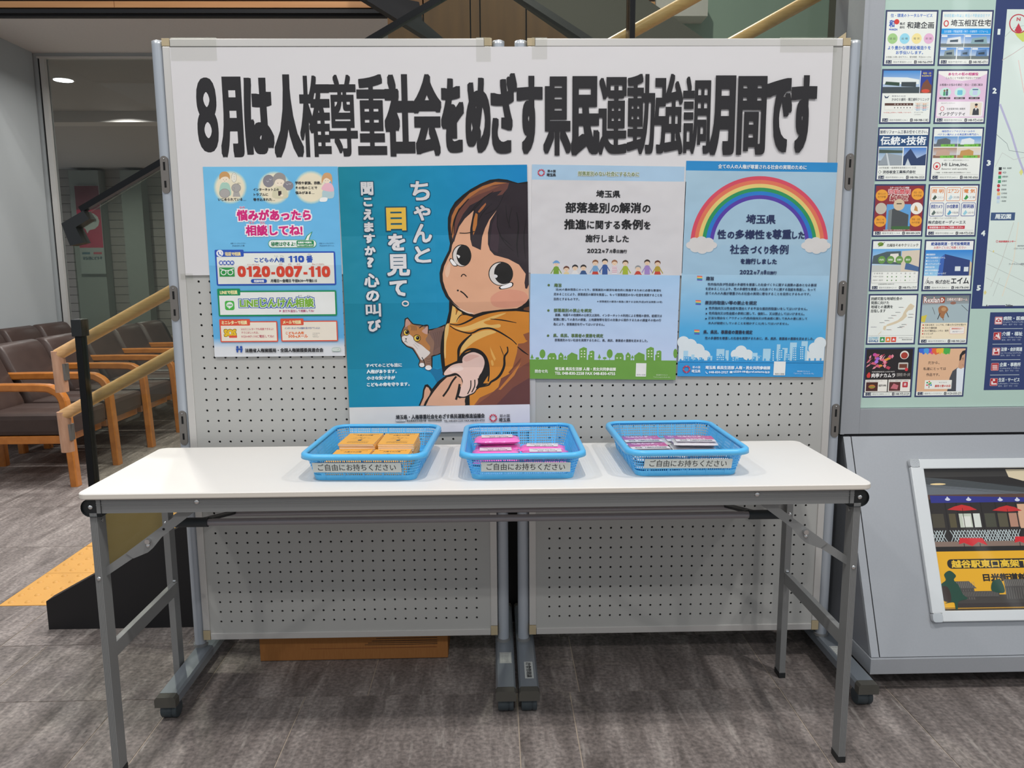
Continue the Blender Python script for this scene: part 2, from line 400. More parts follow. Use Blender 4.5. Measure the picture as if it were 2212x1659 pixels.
        for o in offs:
            s.raw([(x_+v[0]*(X_-x_)+o[0], y_+v[1]*(Y_-y_)+o[1]) for v in vs], fs, col); s.d -= s.step*.4
        s.d += s.step
    def D(s, txt, x0, y0, x1, y1, col, t, gap=.12):
        """grotesque numerals: plain figure one, round zero; t is the stroke weight"""
        wd = [.62 if c == '-' else (.72 if c == '1' else 1.0) for c in txt]; k = (x1-x0)/(sum(wd)+gap*(len(txt)-1)); x = x0
        for c, w_ in zip(txt, wd):
            a, b = x, x+k*w_; h = y1-y0
            if c == '1': s.R(b-t*1.25, y0, b-t*.15, y1, col); s.poly([(a, y0+h*.17), (a, y0+h*.31), (b-t*1.2, y0+h*.31), (b-t*1.2, y0), (b-t*.95, y0), (b-t*1.35, y0+h*.12)], col)
            elif c == '-': s.R(a+k*.06, y0+h*.55, b-k*.06, y0+h*.55+t*.85, col)
            else: s.T(c, a, y0, b, y1, col, t*.28, 3)
            x = b+k*gap
    def OT(s, txt, x0, y0, x1, y1, col, oc, b, ob):
        s.T(txt, x0-ob*.6, y0-ob*.6, x1+ob*.6, y1+ob*.6, oc, ob); s.T(txt, x0, y0, x1, y1, col, b)
    def layer(s, name): s.cur = name; return s
    def build(s, name, material, paper='#dedcde', label=None, cat=None, parent=None, thick=.0004, sheet=True, group=None, one=False, labels={}):
        mw = Matrix(((s.U.x, s.V.x, s.N.x, s.O.x), (s.U.y, s.V.y, s.N.y, s.O.y), (s.U.z, s.V.z, s.N.z, s.O.z), (0, 0, 0, 1)))
        def mk(nm, vs, fs, cols, par, mwx):
            me = bpy.data.meshes.new(nm); me.from_pydata(vs, [], fs)
            at = me.color_attributes.new('Col', 'FLOAT_COLOR', 'CORNER')
            at.data.foreach_set('color', [q for c in cols for q in c]); me.materials.append(material)
            # face the viewer side
            bm = bmesh.new(); bm.from_mesh(me); bm.normal_update()
            flip = [f for f in bm.faces if f.normal.z < -.5 and min(v.co.z for v in f.verts) >= 0]
            bmesh.ops.reverse_faces(bm, faces=flip); bm.to_mesh(me); bm.free()
            o = bpy.data.objects.new(nm, me); COL.objects.link(o)
            if par: o.parent = par
            if mwx is not None:
                o.matrix_local = mwx
            return o
        if one:
            vs, fs, cs = [], [], []
            for L in s.layers.values():
                k = len(vs); vs += L[0]; fs += [[i+k for i in f] for f in L[1]]; cs += L[2]
            o = mk(name, vs, fs, cs, parent, (parent.matrix_basis.inverted() @ mw) if parent else mw)
            return tagset(o, label, cat, group)
        c = lin(paper); w_, h_, t = s.w, s.h, thick
        vs = [(0, 0, -t), (w_, 0, -t), (w_, h_, -t), (0, h_, -t), (0, 0, 0), (w_, 0, 0), (w_, h_, 0), (0, h_, 0)]
        fs = [(0, 3, 2, 1), (4, 5, 6, 7), (0, 1, 5, 4), (1, 2, 6, 5), (2, 3, 7, 6), (3, 0, 4, 7)]
        root = mk(name, vs, fs, [c]*24, parent, mw if not parent else (parent.matrix_basis.inverted() @ mw))
        tagset(root, label, cat, group)
        for nm, L in s.layers.items():
            q = mk(nm, L[0], L[1], L[2], root, None)
            if nm in labels: q['label'] = labels[nm]
        return root

# ================================================================ SETTING
def floor():
    root = empty('floor', 'grey stone-look tile floor with thin pale joints', loc=(0, 0, 0), kind='structure')
    MB().box(-7.5, 5.5, -2.5, 15.2, -.06, -.0016).build('grout_bed', 'grout', root)
    j = .003; k = 0; tx0, tx1 = -1.80, -1.20
    rows = [(-2.5+.6*i, -2.5+.6*(i+1)) for i in range(7)]
    ys = [-.97, -.37, .23, .83, 1.43, 2.03, 2.36, 2.665, 3.27, 3.85, 4.45, 5.05, 5.65, 6.25, 6.95]
    near = [-.906, -.545, .052, .202, .802, 1.105]
    bs = {}
    for r in range(len(ys)-1):
        y0, y1 = ys[r], ys[r+1]
        if y1 <= 2.04: xs = near
        elif y1 < 2.4: xs = [-1.45, -.85, -.37, .23, .80, 1.40]
        elif y1 < 2.7: xs = [-1.6, -1.0]
        else: xs = [tx0, tx1] if y1 <= 3.9 else [[-1.2, -.9], [-1.8, -1.5], [-1.5, -1.2]][r % 3]
        x = xs[0]; left = []
        off = [.3, .6, .6, .3, .15, .6]; q = r
        while x > -4.4: x -= off[q % 6]; left.append(x); q += 1
        x = xs[-1]; right = []
        while x < 3.2: x += off[(q) % 6]; right.append(x); q += 1
        allx = left[::-1]+xs+right
        if y1 > 4.5: allx = [v for v in allx if v < 1.2]
        for a, b in zip(allx, allx[1:]):
            if 2.66 < y1 <= 3.9 and y0 > 2.6 and abs(a-tx0) < 1e-6: continue
            key = (round(b-a, 3), round(y1-y0, 3))
            if key not in bs:
                o = MB().box(j/2, b-a-j/2, j/2, y1-y0-j/2, -.006, 0).build('floor_tile', 'tile', root); bs[key] = o
            else:
                o = bs[key].copy(); COL.objects.link(o)
            o.location = (a, y0, 0)
    # yellow tactile tiles with domes
    t = MB().box(.001, .299, .001, .299, -.006, .001)
    dm = MB()
    for a in range(5):
        for b in range(5): dm.ball((.03+.06*a, .03+.06*b, .001), .0125, 8, 2, .4, True)
    first = None
    for iy, y in enumerate([2.665, 2.965, 3.27, 3.56]):
        for ix in range(2):
            if first is None:
                o = t.build('tactile_tile', 'tact', root, label='yellow tactile paving tile with round studs'); d = dm.build('stud', 'tact', o); d['kind'] = 'stuff'; first = o
            else: o = copy_tree(first, root)
            o.location = (tx0+.3*ix, y, 0)
floor()
# left white wall, ceiling with wood fascia, window wall
MB().box(-4.3, -3.91, 2.0, 6.98, 0, 3.03).build('wall_left', 'wall_white', label='plain white wall behind the sofas', kind='structure')
MB().box(-7.5, 1.6, 6.02, 7.0, 3.03, 3.2).build('ceiling', 'ceil', label='low grey ceiling over the sofa area', kind='structure')
fa = empty('trim_1', 'light wood boards and black edge along the ceiling front', loc=(0, 6.0, 0), kind='structure')
zz = [3.33, 3.215, 3.125, 3.108, 3.055]
for (z0, z1) in ((3.075, 3.118), (3.132, 3.30)):
    for (xa, xb) in ((-6.0, -2.732), (-2.728, 1.2)):
        MB().box(xa, xb, -.02, .02, z0, z1).build('fascia_board', 'fascia', fa)
MB().box(-6.0, 1.2, .0, .05, 3.02, 3.4).build('black_edge', 'black', fa)
MB().box(-6.0, 1.2, -.03, .0, 3.035, 3.062).build('black_edge', 'black', fa)
# window wall: opening into the added room behind
MB().box(-7.5, -3.88, 7.0, 7.1, 0, 3.2).box(-3.88, .1, 7.0, 7.1, 3.0, 3.2).box(.1, 3.4, 7.0, 7.1, 0, 4.6).build('wall_back', 'wall_white', label='white wall around the wide glazed opening', kind='structure')
wn = empty('window_1', 'floor to ceiling glass pane in a thin white frame', loc=(0, 7.0, 0), kind='structure')
MB().box(-3.858, -3.815, -.015, .05, 0, 2.985).build('window_frame', 'alu_frame', wn)
MB().box(-3.88, -3.858, .01, .05, 0, 2.985).build('black_joint', 'gap', wn)
MB().box(-3.88, .1, -.015, .05, 2.985, 3.0).build('window_frame', 'alu_frame', wn)
MB().box(-3.815, .1, .02, .03, 0, 2.985).build('pane', 'winglass', wn)
# added room behind the pane, standing in for the reflection in it
MB().box(-12, 2, 7.1, 14.6, 3.0, 3.1).build('ceiling', 'ceil_dark', label='dim ceiling of the added room behind the glass', kind='structure')
MB().box(-12, 2, 9.3, 9.55, 2.88, 3.0).build('trim_2', 'ceil', label='shallow ceiling beam in the added room behind the glass', kind='structure')
wb = empty('wall_rear', 'added far wall clad in horizontal boards behind the glass', loc=(0, 14.5, 0), kind='structure')
MB().box(-12, 2, 0, .1, 0, 3.0).build('backing', 'siding2', wb)
b0 = MB().box(-12, 2, -.02, 0, .004, .146).build('siding_board', 'siding', wb)
for i in range(1, 20):
    o = b0.copy(); COL.objects.link(o); o.location = (0, 0, .15*i)
MB().box(-12.05, -12, 7.1, 14.5, 0, 3.0).build('wall_side', 'siding', label='dim side wall of the added room behind the glass', kind='structure')
MB().box(atY(268, 500, 14.2).x, atY(312, 500, 14.2).x, 14.2, 14.45, 0, 2.95).build('trim_8', 'pillar', label='pale narrow pillar right of the framed pink poster', kind='structure')
MB().box(atY(158, 500, 14.2).x, atY(222, 500, 14.2).x, 14.2, 14.45, 0, 2.95).build('trim_3', 'pillar', label='pale pillar casing on the added boarded far wall', kind='structure')
q = atY(137, 174, 8); d = ray(137, 174); q = EYE+d*((2.995-CAM_H)/d.z)
t = empty('ceiling_downlight', 'round lit downlight in the dim added ceiling behind the glass', 'light', loc=(q.x, q.y, 3.0))
MB().prism(arc(0, 0, .085, 0, 2*PI, 20)[:-1], 'z', -.006, -.001).build('lamp_disc', 'lamp', t)
MB().prism(arc(0, 0, .10, 0, 2*PI, 20)[:-1], 'z', -.003, 0).build('trim_ring', 'alu_frame', t)
# framed poster on the far pillar casing
pa = atY(176, 375, 14.1); pb = atY(232, 615, 14.1)
fw_, fh_ = .44, 1.55; pl_ = atY(176, 592, 14.15)
s = Sheet((pl_.x, 14.15, pl_.z), (1, 0, 0), (0, 0, 1)); s.w, s.h = fw_, fh_
s.H = lambda x, y: (x*fw_, (1-y)*fh_)
s.crop(0, 0, 1); s.layer('picture')
s.R(.02, .005, .98, .27, '#6b3a44'); s.R(.02, .27, .98, .70, '#b23a55'); s.R(.02, .70, .98, .99, '#9aa29e')
s.poly([(.5+.4*math.cos(a/12*2*PI), .40+.10*math.sin(a/12*2*PI)) for a in range(12)], '#b9bfbb'); s.poly([(.3, .47), (.5, .49), (.38, .54)], '#b9bfbb')
s.layer('lettering')
s.T('大募集!', .25, .37, .78, .41, '#33383a', .01, 2); s.T('スタッフ', .3, .335, .7, .36, '#33383a', 0, 1)
s.T('お気軽にどうぞ', .12, .80, .9, .84, '#2f4a55', .01, 1); s.R(.1, .75, .42, .775, '#4d6a78'); s.R(.56, .75, .9, .775, '#b05560')
s.build('poster', print_mat('far_poster_print', .5), '#8f9794', 'tall pink and white poster hanging on the far pillar casing', 'poster', thick=.01)
# upper stair parts at the top right
def slab(name, pxpoly, Y, th, m, label, kind='structure', parent=None):
    pts = [atY(x, y, Y) for x, y in pxpoly]
    o = MB().prism([(p.x, p.z) for p in pts], 'y', Y, Y+th).build(name, m, parent, label)
    if kind: o['kind'] = kind
    return o
ww = empty('wall_upper', 'brown vertical wood boards of the upper wall', loc=(0, 5.6, 0), kind='structure')
for i, (a, b) in enumerate([(835, 913), (914, 1015), (1016, 1036), (1037, 1136), (1137, 1330)]):
    A = atY(a, 0, 5.6).x; Bx = atY(b, 0, 5.6).x
    MB().box(A+.003, Bx-.003, 0, .06, 2.45, 4.6).build('wall_board', 'panelwood', ww)
MB().box(atY(835, 0, 5.6).x, .9, .06, .08, 2.45, 4.6).build('backing', 'gap', ww)
slab('trim_4', [(388, -250), (775, -10), (930, 86), (962, 86), (912, 44), (905, 4), (835, -10), (448, -250)], 5.2, .12, 'black', 'black sloping edge of the upper stair')
us = slab('trim_5', [(770, -250), (1118, -14), (1262, 86), (1300, 110), (1560, 110), (1380, -14), (1030, -255)], 4.6, .15, 'soffit', 'dark grey underside of the upper stair flight')
p0, p1 = atY(745, -252, 4.55), atY(1300, 107, 4.55)
MB().obox(p0, p1, .06, .035).build('trim_6', 'black', label='black lower edge of the upper stair flight', kind='structure')
MB().box(atY(1300, 0, 6.2).x, atY(1812, 0, 6.2).x, 6.2, 6.3, 0, 4.7).build('wall_right', 'greenwall', label='pale green grey wall above the boards', kind='structure')
MB().box(atY(1806, 0, 5.0).x, atY(1850, 0, 5.0).x+1.0, 5.0, 5.1, 0, 4.7).build('trim_7', 'soffit', label='grey corner pillar between green wall and map kiosk', kind='structure')

# ================================================================ STAIRCASE
st = empty('staircase', 'staircase rising to the right with black side panel and glass balustrade', 'staircase', loc=(-1.51, 2.473, 0))
SL = .548
def sz(x): return .1+SL*(x+1.51)          # top of the stringer
X1 = 3.6
ox = lambda x: x+1.51
MB().prism([(0, 0), (ox(X1), 0), (ox(X1), sz(X1)), (0, .1)], 'y', 0, .05).build('stringer', 'black', st)
mb0 = None
for i in range(14):
    x = -1.18+.29*i
    z = (i+1)*.155
    o = MB().box(0, .30, .06, 1.35, z-.155, z).build('step', 'tile', st, loc=(ox(x), 0, 0)) if i < 14 else None
gz = lambda x: 1.365+SL*(x+1.32)
g = MB().prism([(ox(-1.325), sz(-1.32)-.02), (ox(.415), sz(.415)-.02), (ox(.415), gz(.415)), (ox(-1.325), 1.34)], 'y', .018, .028)
g.build('glass_panel', 'glass', st)
MB().prism([(ox(.435), sz(.435)-.02), (ox(2.2), sz(2.2)-.02), (ox(2.2), gz(2.2)), (ox(.435), gz(.435))], 'y', .018, .028).build('glass_panel', 'glass', st)
MB().obox((ox(-1.29), .023, gz(-1.29)), (ox(2.2), .023, gz(2.2)), .024, .018).build('top_rail', 'black_rail', st)
bp = [atY(x, y, 2.475) for x, y in ((133, 483), (180, 455), (193, 473), (164, 491), (181, 524), (152, 531))]
MB().prism([(ox(p.x), p.z) for p in bp], 'y', 0, .045).build('corner_bracket', 'black_pl', st, label='black angled corner bracket')
xp = atY(163, 750, 2.478).x
MB().box(ox(xp), ox(xp+.021), .005, .040, .18, .985, .002).build('newel_post', 'black_rail', st)
MB().box(ox(xp-.006), ox(xp+.027), -.001, .046, .985, 1.040, .003).build('post_clamp', 'black_pl', st)
MB().box(ox(.417), ox(.434), -.015, .055, sz(.4), gz(.43)+.9, .002).build('newel_post', 'black_rail', st)
kp = [atY(x, y, 2.505) for x, y in ((214, 1234), (356, 1152), (362, 1040), (208, 1040))]
MB().prism([(ox(p.x), p.z) for p in kp], 'y', .034, .040).build('kick_panel', 'ochre', st, label='plain ochre panel behind the lower end of the glass')
def rail(z0):
    yy = .10; xa = -1.450
    f = lambda x: z0+.534*(x+1.45)
    o = MB().tube([(ox(xa), yy, f(xa)), (ox(2.2), yy, f(2.2))], .0195, 16, up=(0, 1, 0)).build('handrail', 'wood', st)
    MB().tube([(ox(xa), yy, f(xa)+.012), (ox(xa+.004), yy, f(xa)-.125)], .0205, 16, up=(0, 1, 0)).build('turned_down_end', 'woodend', o)
    MB().box(ox(xa)+.004, ox(xa)+.026, yy-.012, yy+.012, f(xa)-.085, f(xa)-.03).build('steel_plate', 'slot', o)
    for xx in (-.9, .2, 1.3): MB().tube([(ox(xx), yy, f(xx)-.01), (ox(xx), .03, f(xx)-.04)], .007, 8).build('rail_bracket', 'black_rail', o)
rail(.918); rail(.714)

# ================================================================ SOFAS
def sofa():
    r = empty('lounge_seat', None, 'seat', loc=(0, 0, 0), group='brown leather lounge seats with wooden arms')
    w2 = .235
    # local: back towards -x, seat faces +x, width along y (0..2*w2)
    MB().box(.02, .54, .029, .451, .28, .40, .028).build('seat', 'leather', r)
    prof = [(-.12, .30), (-.17, .45), (-.19, .62), (-.185, .72), (-.165, .745), (-.13, .748), (-.085, .72), (-.03, .60), (.03, .47), (.06, .40), (.05, .34), (0, .30)]
    prof = smooth(prof, 3)
    bk = MB(); n = len(prof)
    secs = [(.029, .93), (.043, 1.0), (.431, 1.0), (.445, .93)]
    cx = sum(p[0] for p in prof)/n; cz = sum(p[1] for p in prof)/n; vs = []
    for y, k in secs: vs += [(cx+(p[0]-cx)*k, y, cz+(p[1]-cz)*k) for p in prof]
    fs = [[i+s_*n, (i+1) % n+s_*n, (i+1) % n+(s_+1)*n, i+(s_+1)*n] for s_ in range(3) for i in range(n)]+[list(range(n)), [3*n+i for i in range(n)][::-1]]
    bk.add(vs, fs, True); bk.build('backrest', 'leather', r)
    MB().box(-.12, .50, .029, .451, .235, .28, .004).build('seat_frame', 'chairwood', r)
    return r
def sofa_arm():
    """bent wood loop: rear leg, flat arm, front leg"""
    pts = [(-.13, 0, 0), (-.14, 0, .50), (-.12, 0, .545), (-.05, 0, .56), (.40, 0, .56), (.49, 0, .545), (.535, 0, .50), (.548, 0, .40), (.565, 0, 0)]
    p = [(a[0], 0, a[1]) for a in smooth([(q[0], q[2]) for q in pts], 3, False)]
    mb = MB(); vs = []; k = len(p); hw, ht = .026, .021
    for i, c in enumerate(p):
        a, b = Vector(p[max(i-1, 0)]), Vector(p[min(i+1, k-1)]); d = (b-a).normalized(); nn = Vector((-d.z, 0, d.x))
        for (u, v) in ((-1, -.7), (-1, .7), (-.8, 1), (.8, 1), (1, .7), (1, -.7), (.8, -1), (-.8, -1)):
            q = Vector(c)+nn*(v*ht); vs.append((q.x, u*hw, q.z))
    fs = [(i*8+j, i*8+(j+1) % 8, (i+1)*8+(j+1) % 8, (i+1)*8+j) for i in range(k-1) for j in range(8)]+[list(range(8)), [(k-1)*8+j for j in range(8)]]
    return mb.add(vs, fs)
pitch = .48
rows = [(-2.92, 4.24, 6, 'front sofa row'), (-3.70, 5.06, 4, 'rear sofa row')]
base = None
ords = ['nearest', 'second nearest', 'third nearest', 'fourth nearest', 'fifth nearest', 'farthest']
for (X, Y, n, nm) in rows:
    for i in range(n):
        if base is None: base = sofa(); o = base
        else: o = copy_tree(base)
        od = ords[i] if i < n-1 else 'farthest'
        o.location = (X, Y+pitch*i, 0); o['label'] = 'brown leather lounge seat, %s of the %s' % (od, nm)
    first = None
    a0 = sofa_arm()
    for i in range(n+1):
        if first is None: o = first = a0.build('bent_wood_arm', 'chairwood')
        else: o = first.copy(); COL.objects.link(o)
        od = ords[i] if i < n else 'farthest'
        if n == 6 and i == 5: od = 'sixth nearest'
        tagset(o, 'bent wood arm and leg loop, %s of the %s' % (od, nm), 'armrest', 'bent wood sofa arms')
        o.location = (X, Y+pitch*i, 0)

# ================================================================ DISPLAY BOARDS
YF = 2.1837
def board(name_lbl, x0, x1, pole_l, pole_r, foot_l, foot_r, slots_l, stickers):
    zb, zt = .098, 1.802; fw = .020; yc = YF+.0125
    r = empty('display_board', name_lbl, 'board', loc=((x0+x1)/2, yc, 0)); X = (x0+x1)/2
    a, b = x0-X, x1-X
    # perforated sheet with real holes
    xs0 = (.155-.0949)+x0-X if x0 > 0 else -.827-X+.0015
    cols = [xs0+.0305*i for i in range(26)]; rws = [.154+.0305*i for i in range(53)]
    bm = MB(); yf = -.0095; h = .01525; R = .0034; n8 = 8
    for z in rws:
        for x in cols:
            sq = [(x+h, z), (x+h, z+h), (x, z+h), (x-h, z+h), (x-h, z), (x-h, z-h), (x, z-h), (x+h, z-h)]
            cc = [(x+R*math.cos(PI/4*k), z+R*math.sin(PI/4*k)) for k in range(8)]
            vs = [(p[0], yf, p[1]) for p in sq]+[(p[0], yf, p[1]) for p in cc]+[(p[0], yf+.003, p[1]) for p in cc]
            fs = [(k, 8+k, 8+(k+1) % 8, (k+1) % 8) for k in range(8)]+[(8+k, 16+k, 16+(k+1) % 8, 8+(k+1) % 8) for k in range(8)]
            bm.add(vs, fs)
    xa, xb, za, zc = cols[0]-h, cols[-1]+h, rws[0]-h, rws[-1]+h
    L, Rr, Bt, Tp = a+fw-.004, b-fw+.004, zb+fw-.004, zt-fw+.004
    for (p, q, u, v) in ((L, xa, Bt, Tp), (xb, Rr, Bt, Tp), (xa, xb, Bt, za), (xa, xb, zc, Tp)):
        bm.add([(p, yf, u), (q, yf, u), (q, yf, v), (p, yf, v)], [(0, 1, 2, 3)])
    ps = bm.build('perforated_sheet', 'peg', r, fixn=False)
    MB().box(L, Rr, yf+.003, yf+.004, Bt, Tp).build('backing', 'hole', r)  # black sheet paints the dark interior seen through the holes
    MB().box(L, Rr, .006, .009, Bt, Tp).build('rear_sheet', 'peg', r)
    for (p, q, u, v) in ((a, a+fw, zb+.03, zt-.02), (b-fw, b, zb+.03, zt-.02), (a+fw+.001, b-fw-.001, zt-fw, zt), (a+fw+.001, b-fw-.001, zb, zb+fw)):
        MB().box(p, q, -.0125, .0125, u, v, .0015).build('frame_bar', 'alu_frame', r)
    for (p, q) in ((a, a+fw), (b-fw, b)):
        for (u, v) in ((zt-.019, zt+.001), (zb, zb+.029)):
            MB().box(p-.0005, q, -.0133, .0133, u, v, .001).build('corner_cap', 'tan', r)
    for side, px, fx in ((0, pole_l-X, foot_l-X), (1, pole_r-X, foot_r-X)):
        pr = .0168
        MB().tube([(px, .006, .07), (px, .006, 1.79)], pr, 24).build('pole', 'alu_blue', r)
        MB().tube([(px, .006, 1.79), (px, .006, 1.7985), (px, .006, 1.8)], [pr, pr, pr*.8], 24).build('pole_cap', 'alu', r)
        if slots_l == side:
            for zs in (1.45, 1.10, .745):
                pl = MB().prism([(px+p[0], p[1]) for p in rrect(-.0105, .0105, zs-.05, zs+.05, .0103, 5)], 'y', -.0124, -.006).build('slot_plate', 'slot', r)
                MB().box(px-.0028, px+.0028, -.0128, -.0122, zs+.012, zs+.034).build('slot', 'hole', pl)
                MB().box(px-.0028, px+.0028, -.0128, -.0122, zs-.034, zs-.016).build('slot', 'hole', pl)
                MB().ball((px, -.0124, zs+.042), .0022, 8, 3, 1, True, 'y').build('screw', 'chrome', pl)
        # foot beam (slightly crowned), end caps, casters
        prof = [(-.027, .046), (.027, .046), (.027, .067), (.022, .074), (-.022, .074), (-.027, .067)]
        y0, y1 = 1.935-yc, 2.44-yc
        ft = MB().prism([(fx+p[0], p[1]) for p in prof], 'y', y0, y1)
        ft = ft.build('foot_beam', 'foot', r)
        for ya, yb in ((y0-.024, y0), (y1, y1+.02)):
            MB().prism([(fx+p[0]*1.03, .046+(p[1]-.046)*1.02-.001) for p in prof], 'y', ya, yb).build('end_cap', 'cap', ft)
        MB().tube([(px, .006, .074), (px, .006, .082)], .021, 20).build('pole_collar', 'grey_metal', ft)
        for yw in (y0+.012, y1-.03):
            c = MB().tube([(fx-.021, yw, .0235), (fx-.019, yw, .0235), (fx+.006, yw, .0235), (fx+.007, yw, .0235), (fx+.009, yw, .0235), (fx+.010, yw, .0235), (fx+.019, yw, .0235), (fx+.021, yw, .0235)], [.0215, .0235, .0235, .0215, .0215, .0235, .0235, .0215], 24, up=(0, 1, 0))
            c.box(fx-.014, fx+.014, yw-.014, yw+.014, .026, .046, .003); c.tube([(fx-.004, yw, .0235), (fx+.004, yw, .0235)], .012, 10, up=(0, 1, 0))
            c.build('caster', 'caster', ft)
    return r
b1 = board('left pegboard display panel on wheels, behind the blue phone and child posters', -.8796, -.0009, -.8965, .0165, -.884, .0195, 0, 0)
b2 = board('right pegboard display panel on wheels, behind the rainbow poster', .0949, .9732, .0775, .9905, .0825, 1.0, 1, 0)
# stickers on the feet
def sticker(par, x, y, w_, l_, draw, label):
    X, Yp = par.location.x, par.location.y
    s = Sheet((x-w_/2, y, .0745), (1, 0, 0), (0, 1, 0)); s.w, s.h = w_, l_; s.H = lambda a, b: (a*w_, (1-b)*l_); s.crop(0, 0, 1); draw(s)
    s.build('sticker', PRN, '#cfd2cf', label, parent=par, thick=.0003)
PRN = print_mat('printed_paper', .5)
PRG = print_mat('glossy_print', .3, coat=.25)
def small(s):
    s.R(.04, .04, .96, .06, '#222222'); s.R(.04, .94, .96, .96, '#222222'); s.R(.04, .04, .06, .96, '#222222'); s.R(.94, .04, .96, .96, '#222222')
    for k in range(6): s.T('取扱注意事項表示', .12, .1+.14*k, .88, .17+.14*k, '#333333', 0, 1)
sticker(b1, .021, 2.06, .034, .062, small, 'small printed notice sticker')
sticker(b2, 1.0, 2.055, .034, .07, small, 'small printed notice sticker')
s = Sheet((.0825+.011, 1.975, .0745), (0, 1, 0), (-1, 0, 0)); s.w, s.h = .09, .022; s.H = lambda a, b: (a*.09, (1-b)*.022); s.crop(0, 0, 1)
s = Sheet((.0825+.002-.011, 2.065, .0745), (0, -1, 0), (1, 0, 0)); s.w, s.h = .09, .024; s.H = lambda a, b: (a*.09, (1-b)*.024); s.crop(0, 0, 1)
s.T('庁舎管理課', .05, .2, .95, .8, '#1b1f22', .012, 2); s.build('sticker', PRN, '#c8ccca', 'white sticker with black lettering', parent=b2, thick=.0003)
# small triangular stand-off plate at the far right top
MB().prism([(0, 0), (.024, 0), (.024, .017)], 'y', 0, .003).build('triangle_clip', 'tan', b2, loc=(.405, -.004, 1.803))

# ================================================================ CARDBOARD BOX
cb = empty('cardboard_box', 'brown cardboard box with black printed lines, on the floor behind the left panel', 'box', loc=(-.443, 2.232, 0), rotz=.004)
MB().box(-.288, .288, 0, .22, .002, .155, .002).build('carton', 'card', cb)
MB().box(-.288, -.002, .0, .11, .155, .158).build('flap', 'card', cb); MB().box(.002, .288, .0, .11, .155, .158).build('flap', 'card', cb)
s = Sheet((-.443-.288, 2.2315, .0), (1, 0, 0), (0, 0, 1)); s.w, s.h = .576, .15
s.H = lambda x, y: ((x-60)/2050*.576, .0+(400-y)/3.75/1000*1.0); s.crop(0, 0, 1)
for (xa, xb, y) in ((1470, 1995, 62), (1390, 1995, 105), (1330, 1995, 140), (1280, 1995, 170), (1238, 1995, 195), (1203, 1995, 215)):
    s.R(xa, y-3, xb, y+3, '#1d1614')
s.R(165, 252, 1990, 256, '#6a2a18')
s.build('printed_lines', PRN, parent=cb, one=True)

# ================================================================ FOLDING TABLE
TX, TY, TD = -.0398, 1.6811, .4491
tb = empty('folding_table', 'long white-topped folding table on grey metal legs', 'table', loc=(TX, TY, 0))
W2 = .9
top = MB(); out = rrect(-W2, W2, 0, TD, .022, 6); zz_ = [(.6865, .9985), (.689, 1), (.698, 1), (.7, .9985)]
vs = []; n = len(out)
for z, k in zz_:
    vs += [((p[0])*k, (p[1]-TD/2)*(k if k == 1 else .994)+TD/2, z) for p in out]
fs = [[i+s_*n, (i+1) % n+s_*n, (i+1) % n+(s_+1)*n, i+(s_+1)*n] for s_ in range(3) for i in range(n)]+[list(range(n))[::-1], [3*n+i for i in range(n)]]
top.add(vs, fs); tt = top.build('tabletop', 'top', tb)
tt.data.materials.append(M['edge'])
for p in tt.data.polygons:
    if abs(p.normal.z) < .5: p.material_index = 1
def apron(y, sgn):
    prof = [(0, .6865), (0, .6835), (-.0012, .683), (-.0012, .681), (0, .6805), (0, .678), (-.0012, .6775), (-.0012, .6755), (0, .675), (0, .6725), (-.0012, .672), (-.0012, .670), (.0, .6695), (.0, .652), (.014, .652), (.014, .6865)]
    return MB().prism([(y+sgn*p[0], p[1]) for p in prof], 'x', -W2+.040, W2-.040)
apron(.010, 1).build('front_apron', 'grey_metal', tb)
apron(TD-.010, -1).build('back_apron', 'grey_metal', tb)
for sx in (-1, 1):
    MB().box(sx*(W2-.03)-.008, sx*(W2-.03)+.008, .045, TD-.045, .655, .6865).build('end_rail', 'grey_metal', tb)
    for (y0, sg) in ((.007, 1), (TD-.007, -1)):
        # plastic hinge bracket: D shaped, hollow face
        cx = sx*(W2-.031)
        ring = [(cx+sx*p[0], p[1]) for p in [(-.020, .6865), (-.020, .6445), (.004, .6445)]+arc(.004, .6655, .021, -PI/2, PI/2, 10)]
        inn = [(cx+sx*p[0], p[1]) for p in [(-.011, .6815), (-.011, .6495), (.004, .6495)]+arc(.004, .6655, .016, -PI/2, PI/2, 10)]
        hb = MB().prism(ring, 'y', y0+sg*.006, y0+sg*.032)
        k = len(ring); 
        vs = [(p[0], y0, p[1]) for p in ring]+[(p[0], y0+sg*.006, p[1]) for p in ring]
        hb.add(vs, [(i, (i+1) % k, k+(i+1) % k, k+i) for i in range(k)])
        o = hb.build('hinge_bracket', 'black_pl', tb)
        MB().ball((cx+sx*.006, y0+sg*.006, .666), .0062, 12, 4, .6, True, 'y' if sg > 0 else 'y').build('rivet', 'chrome', o)
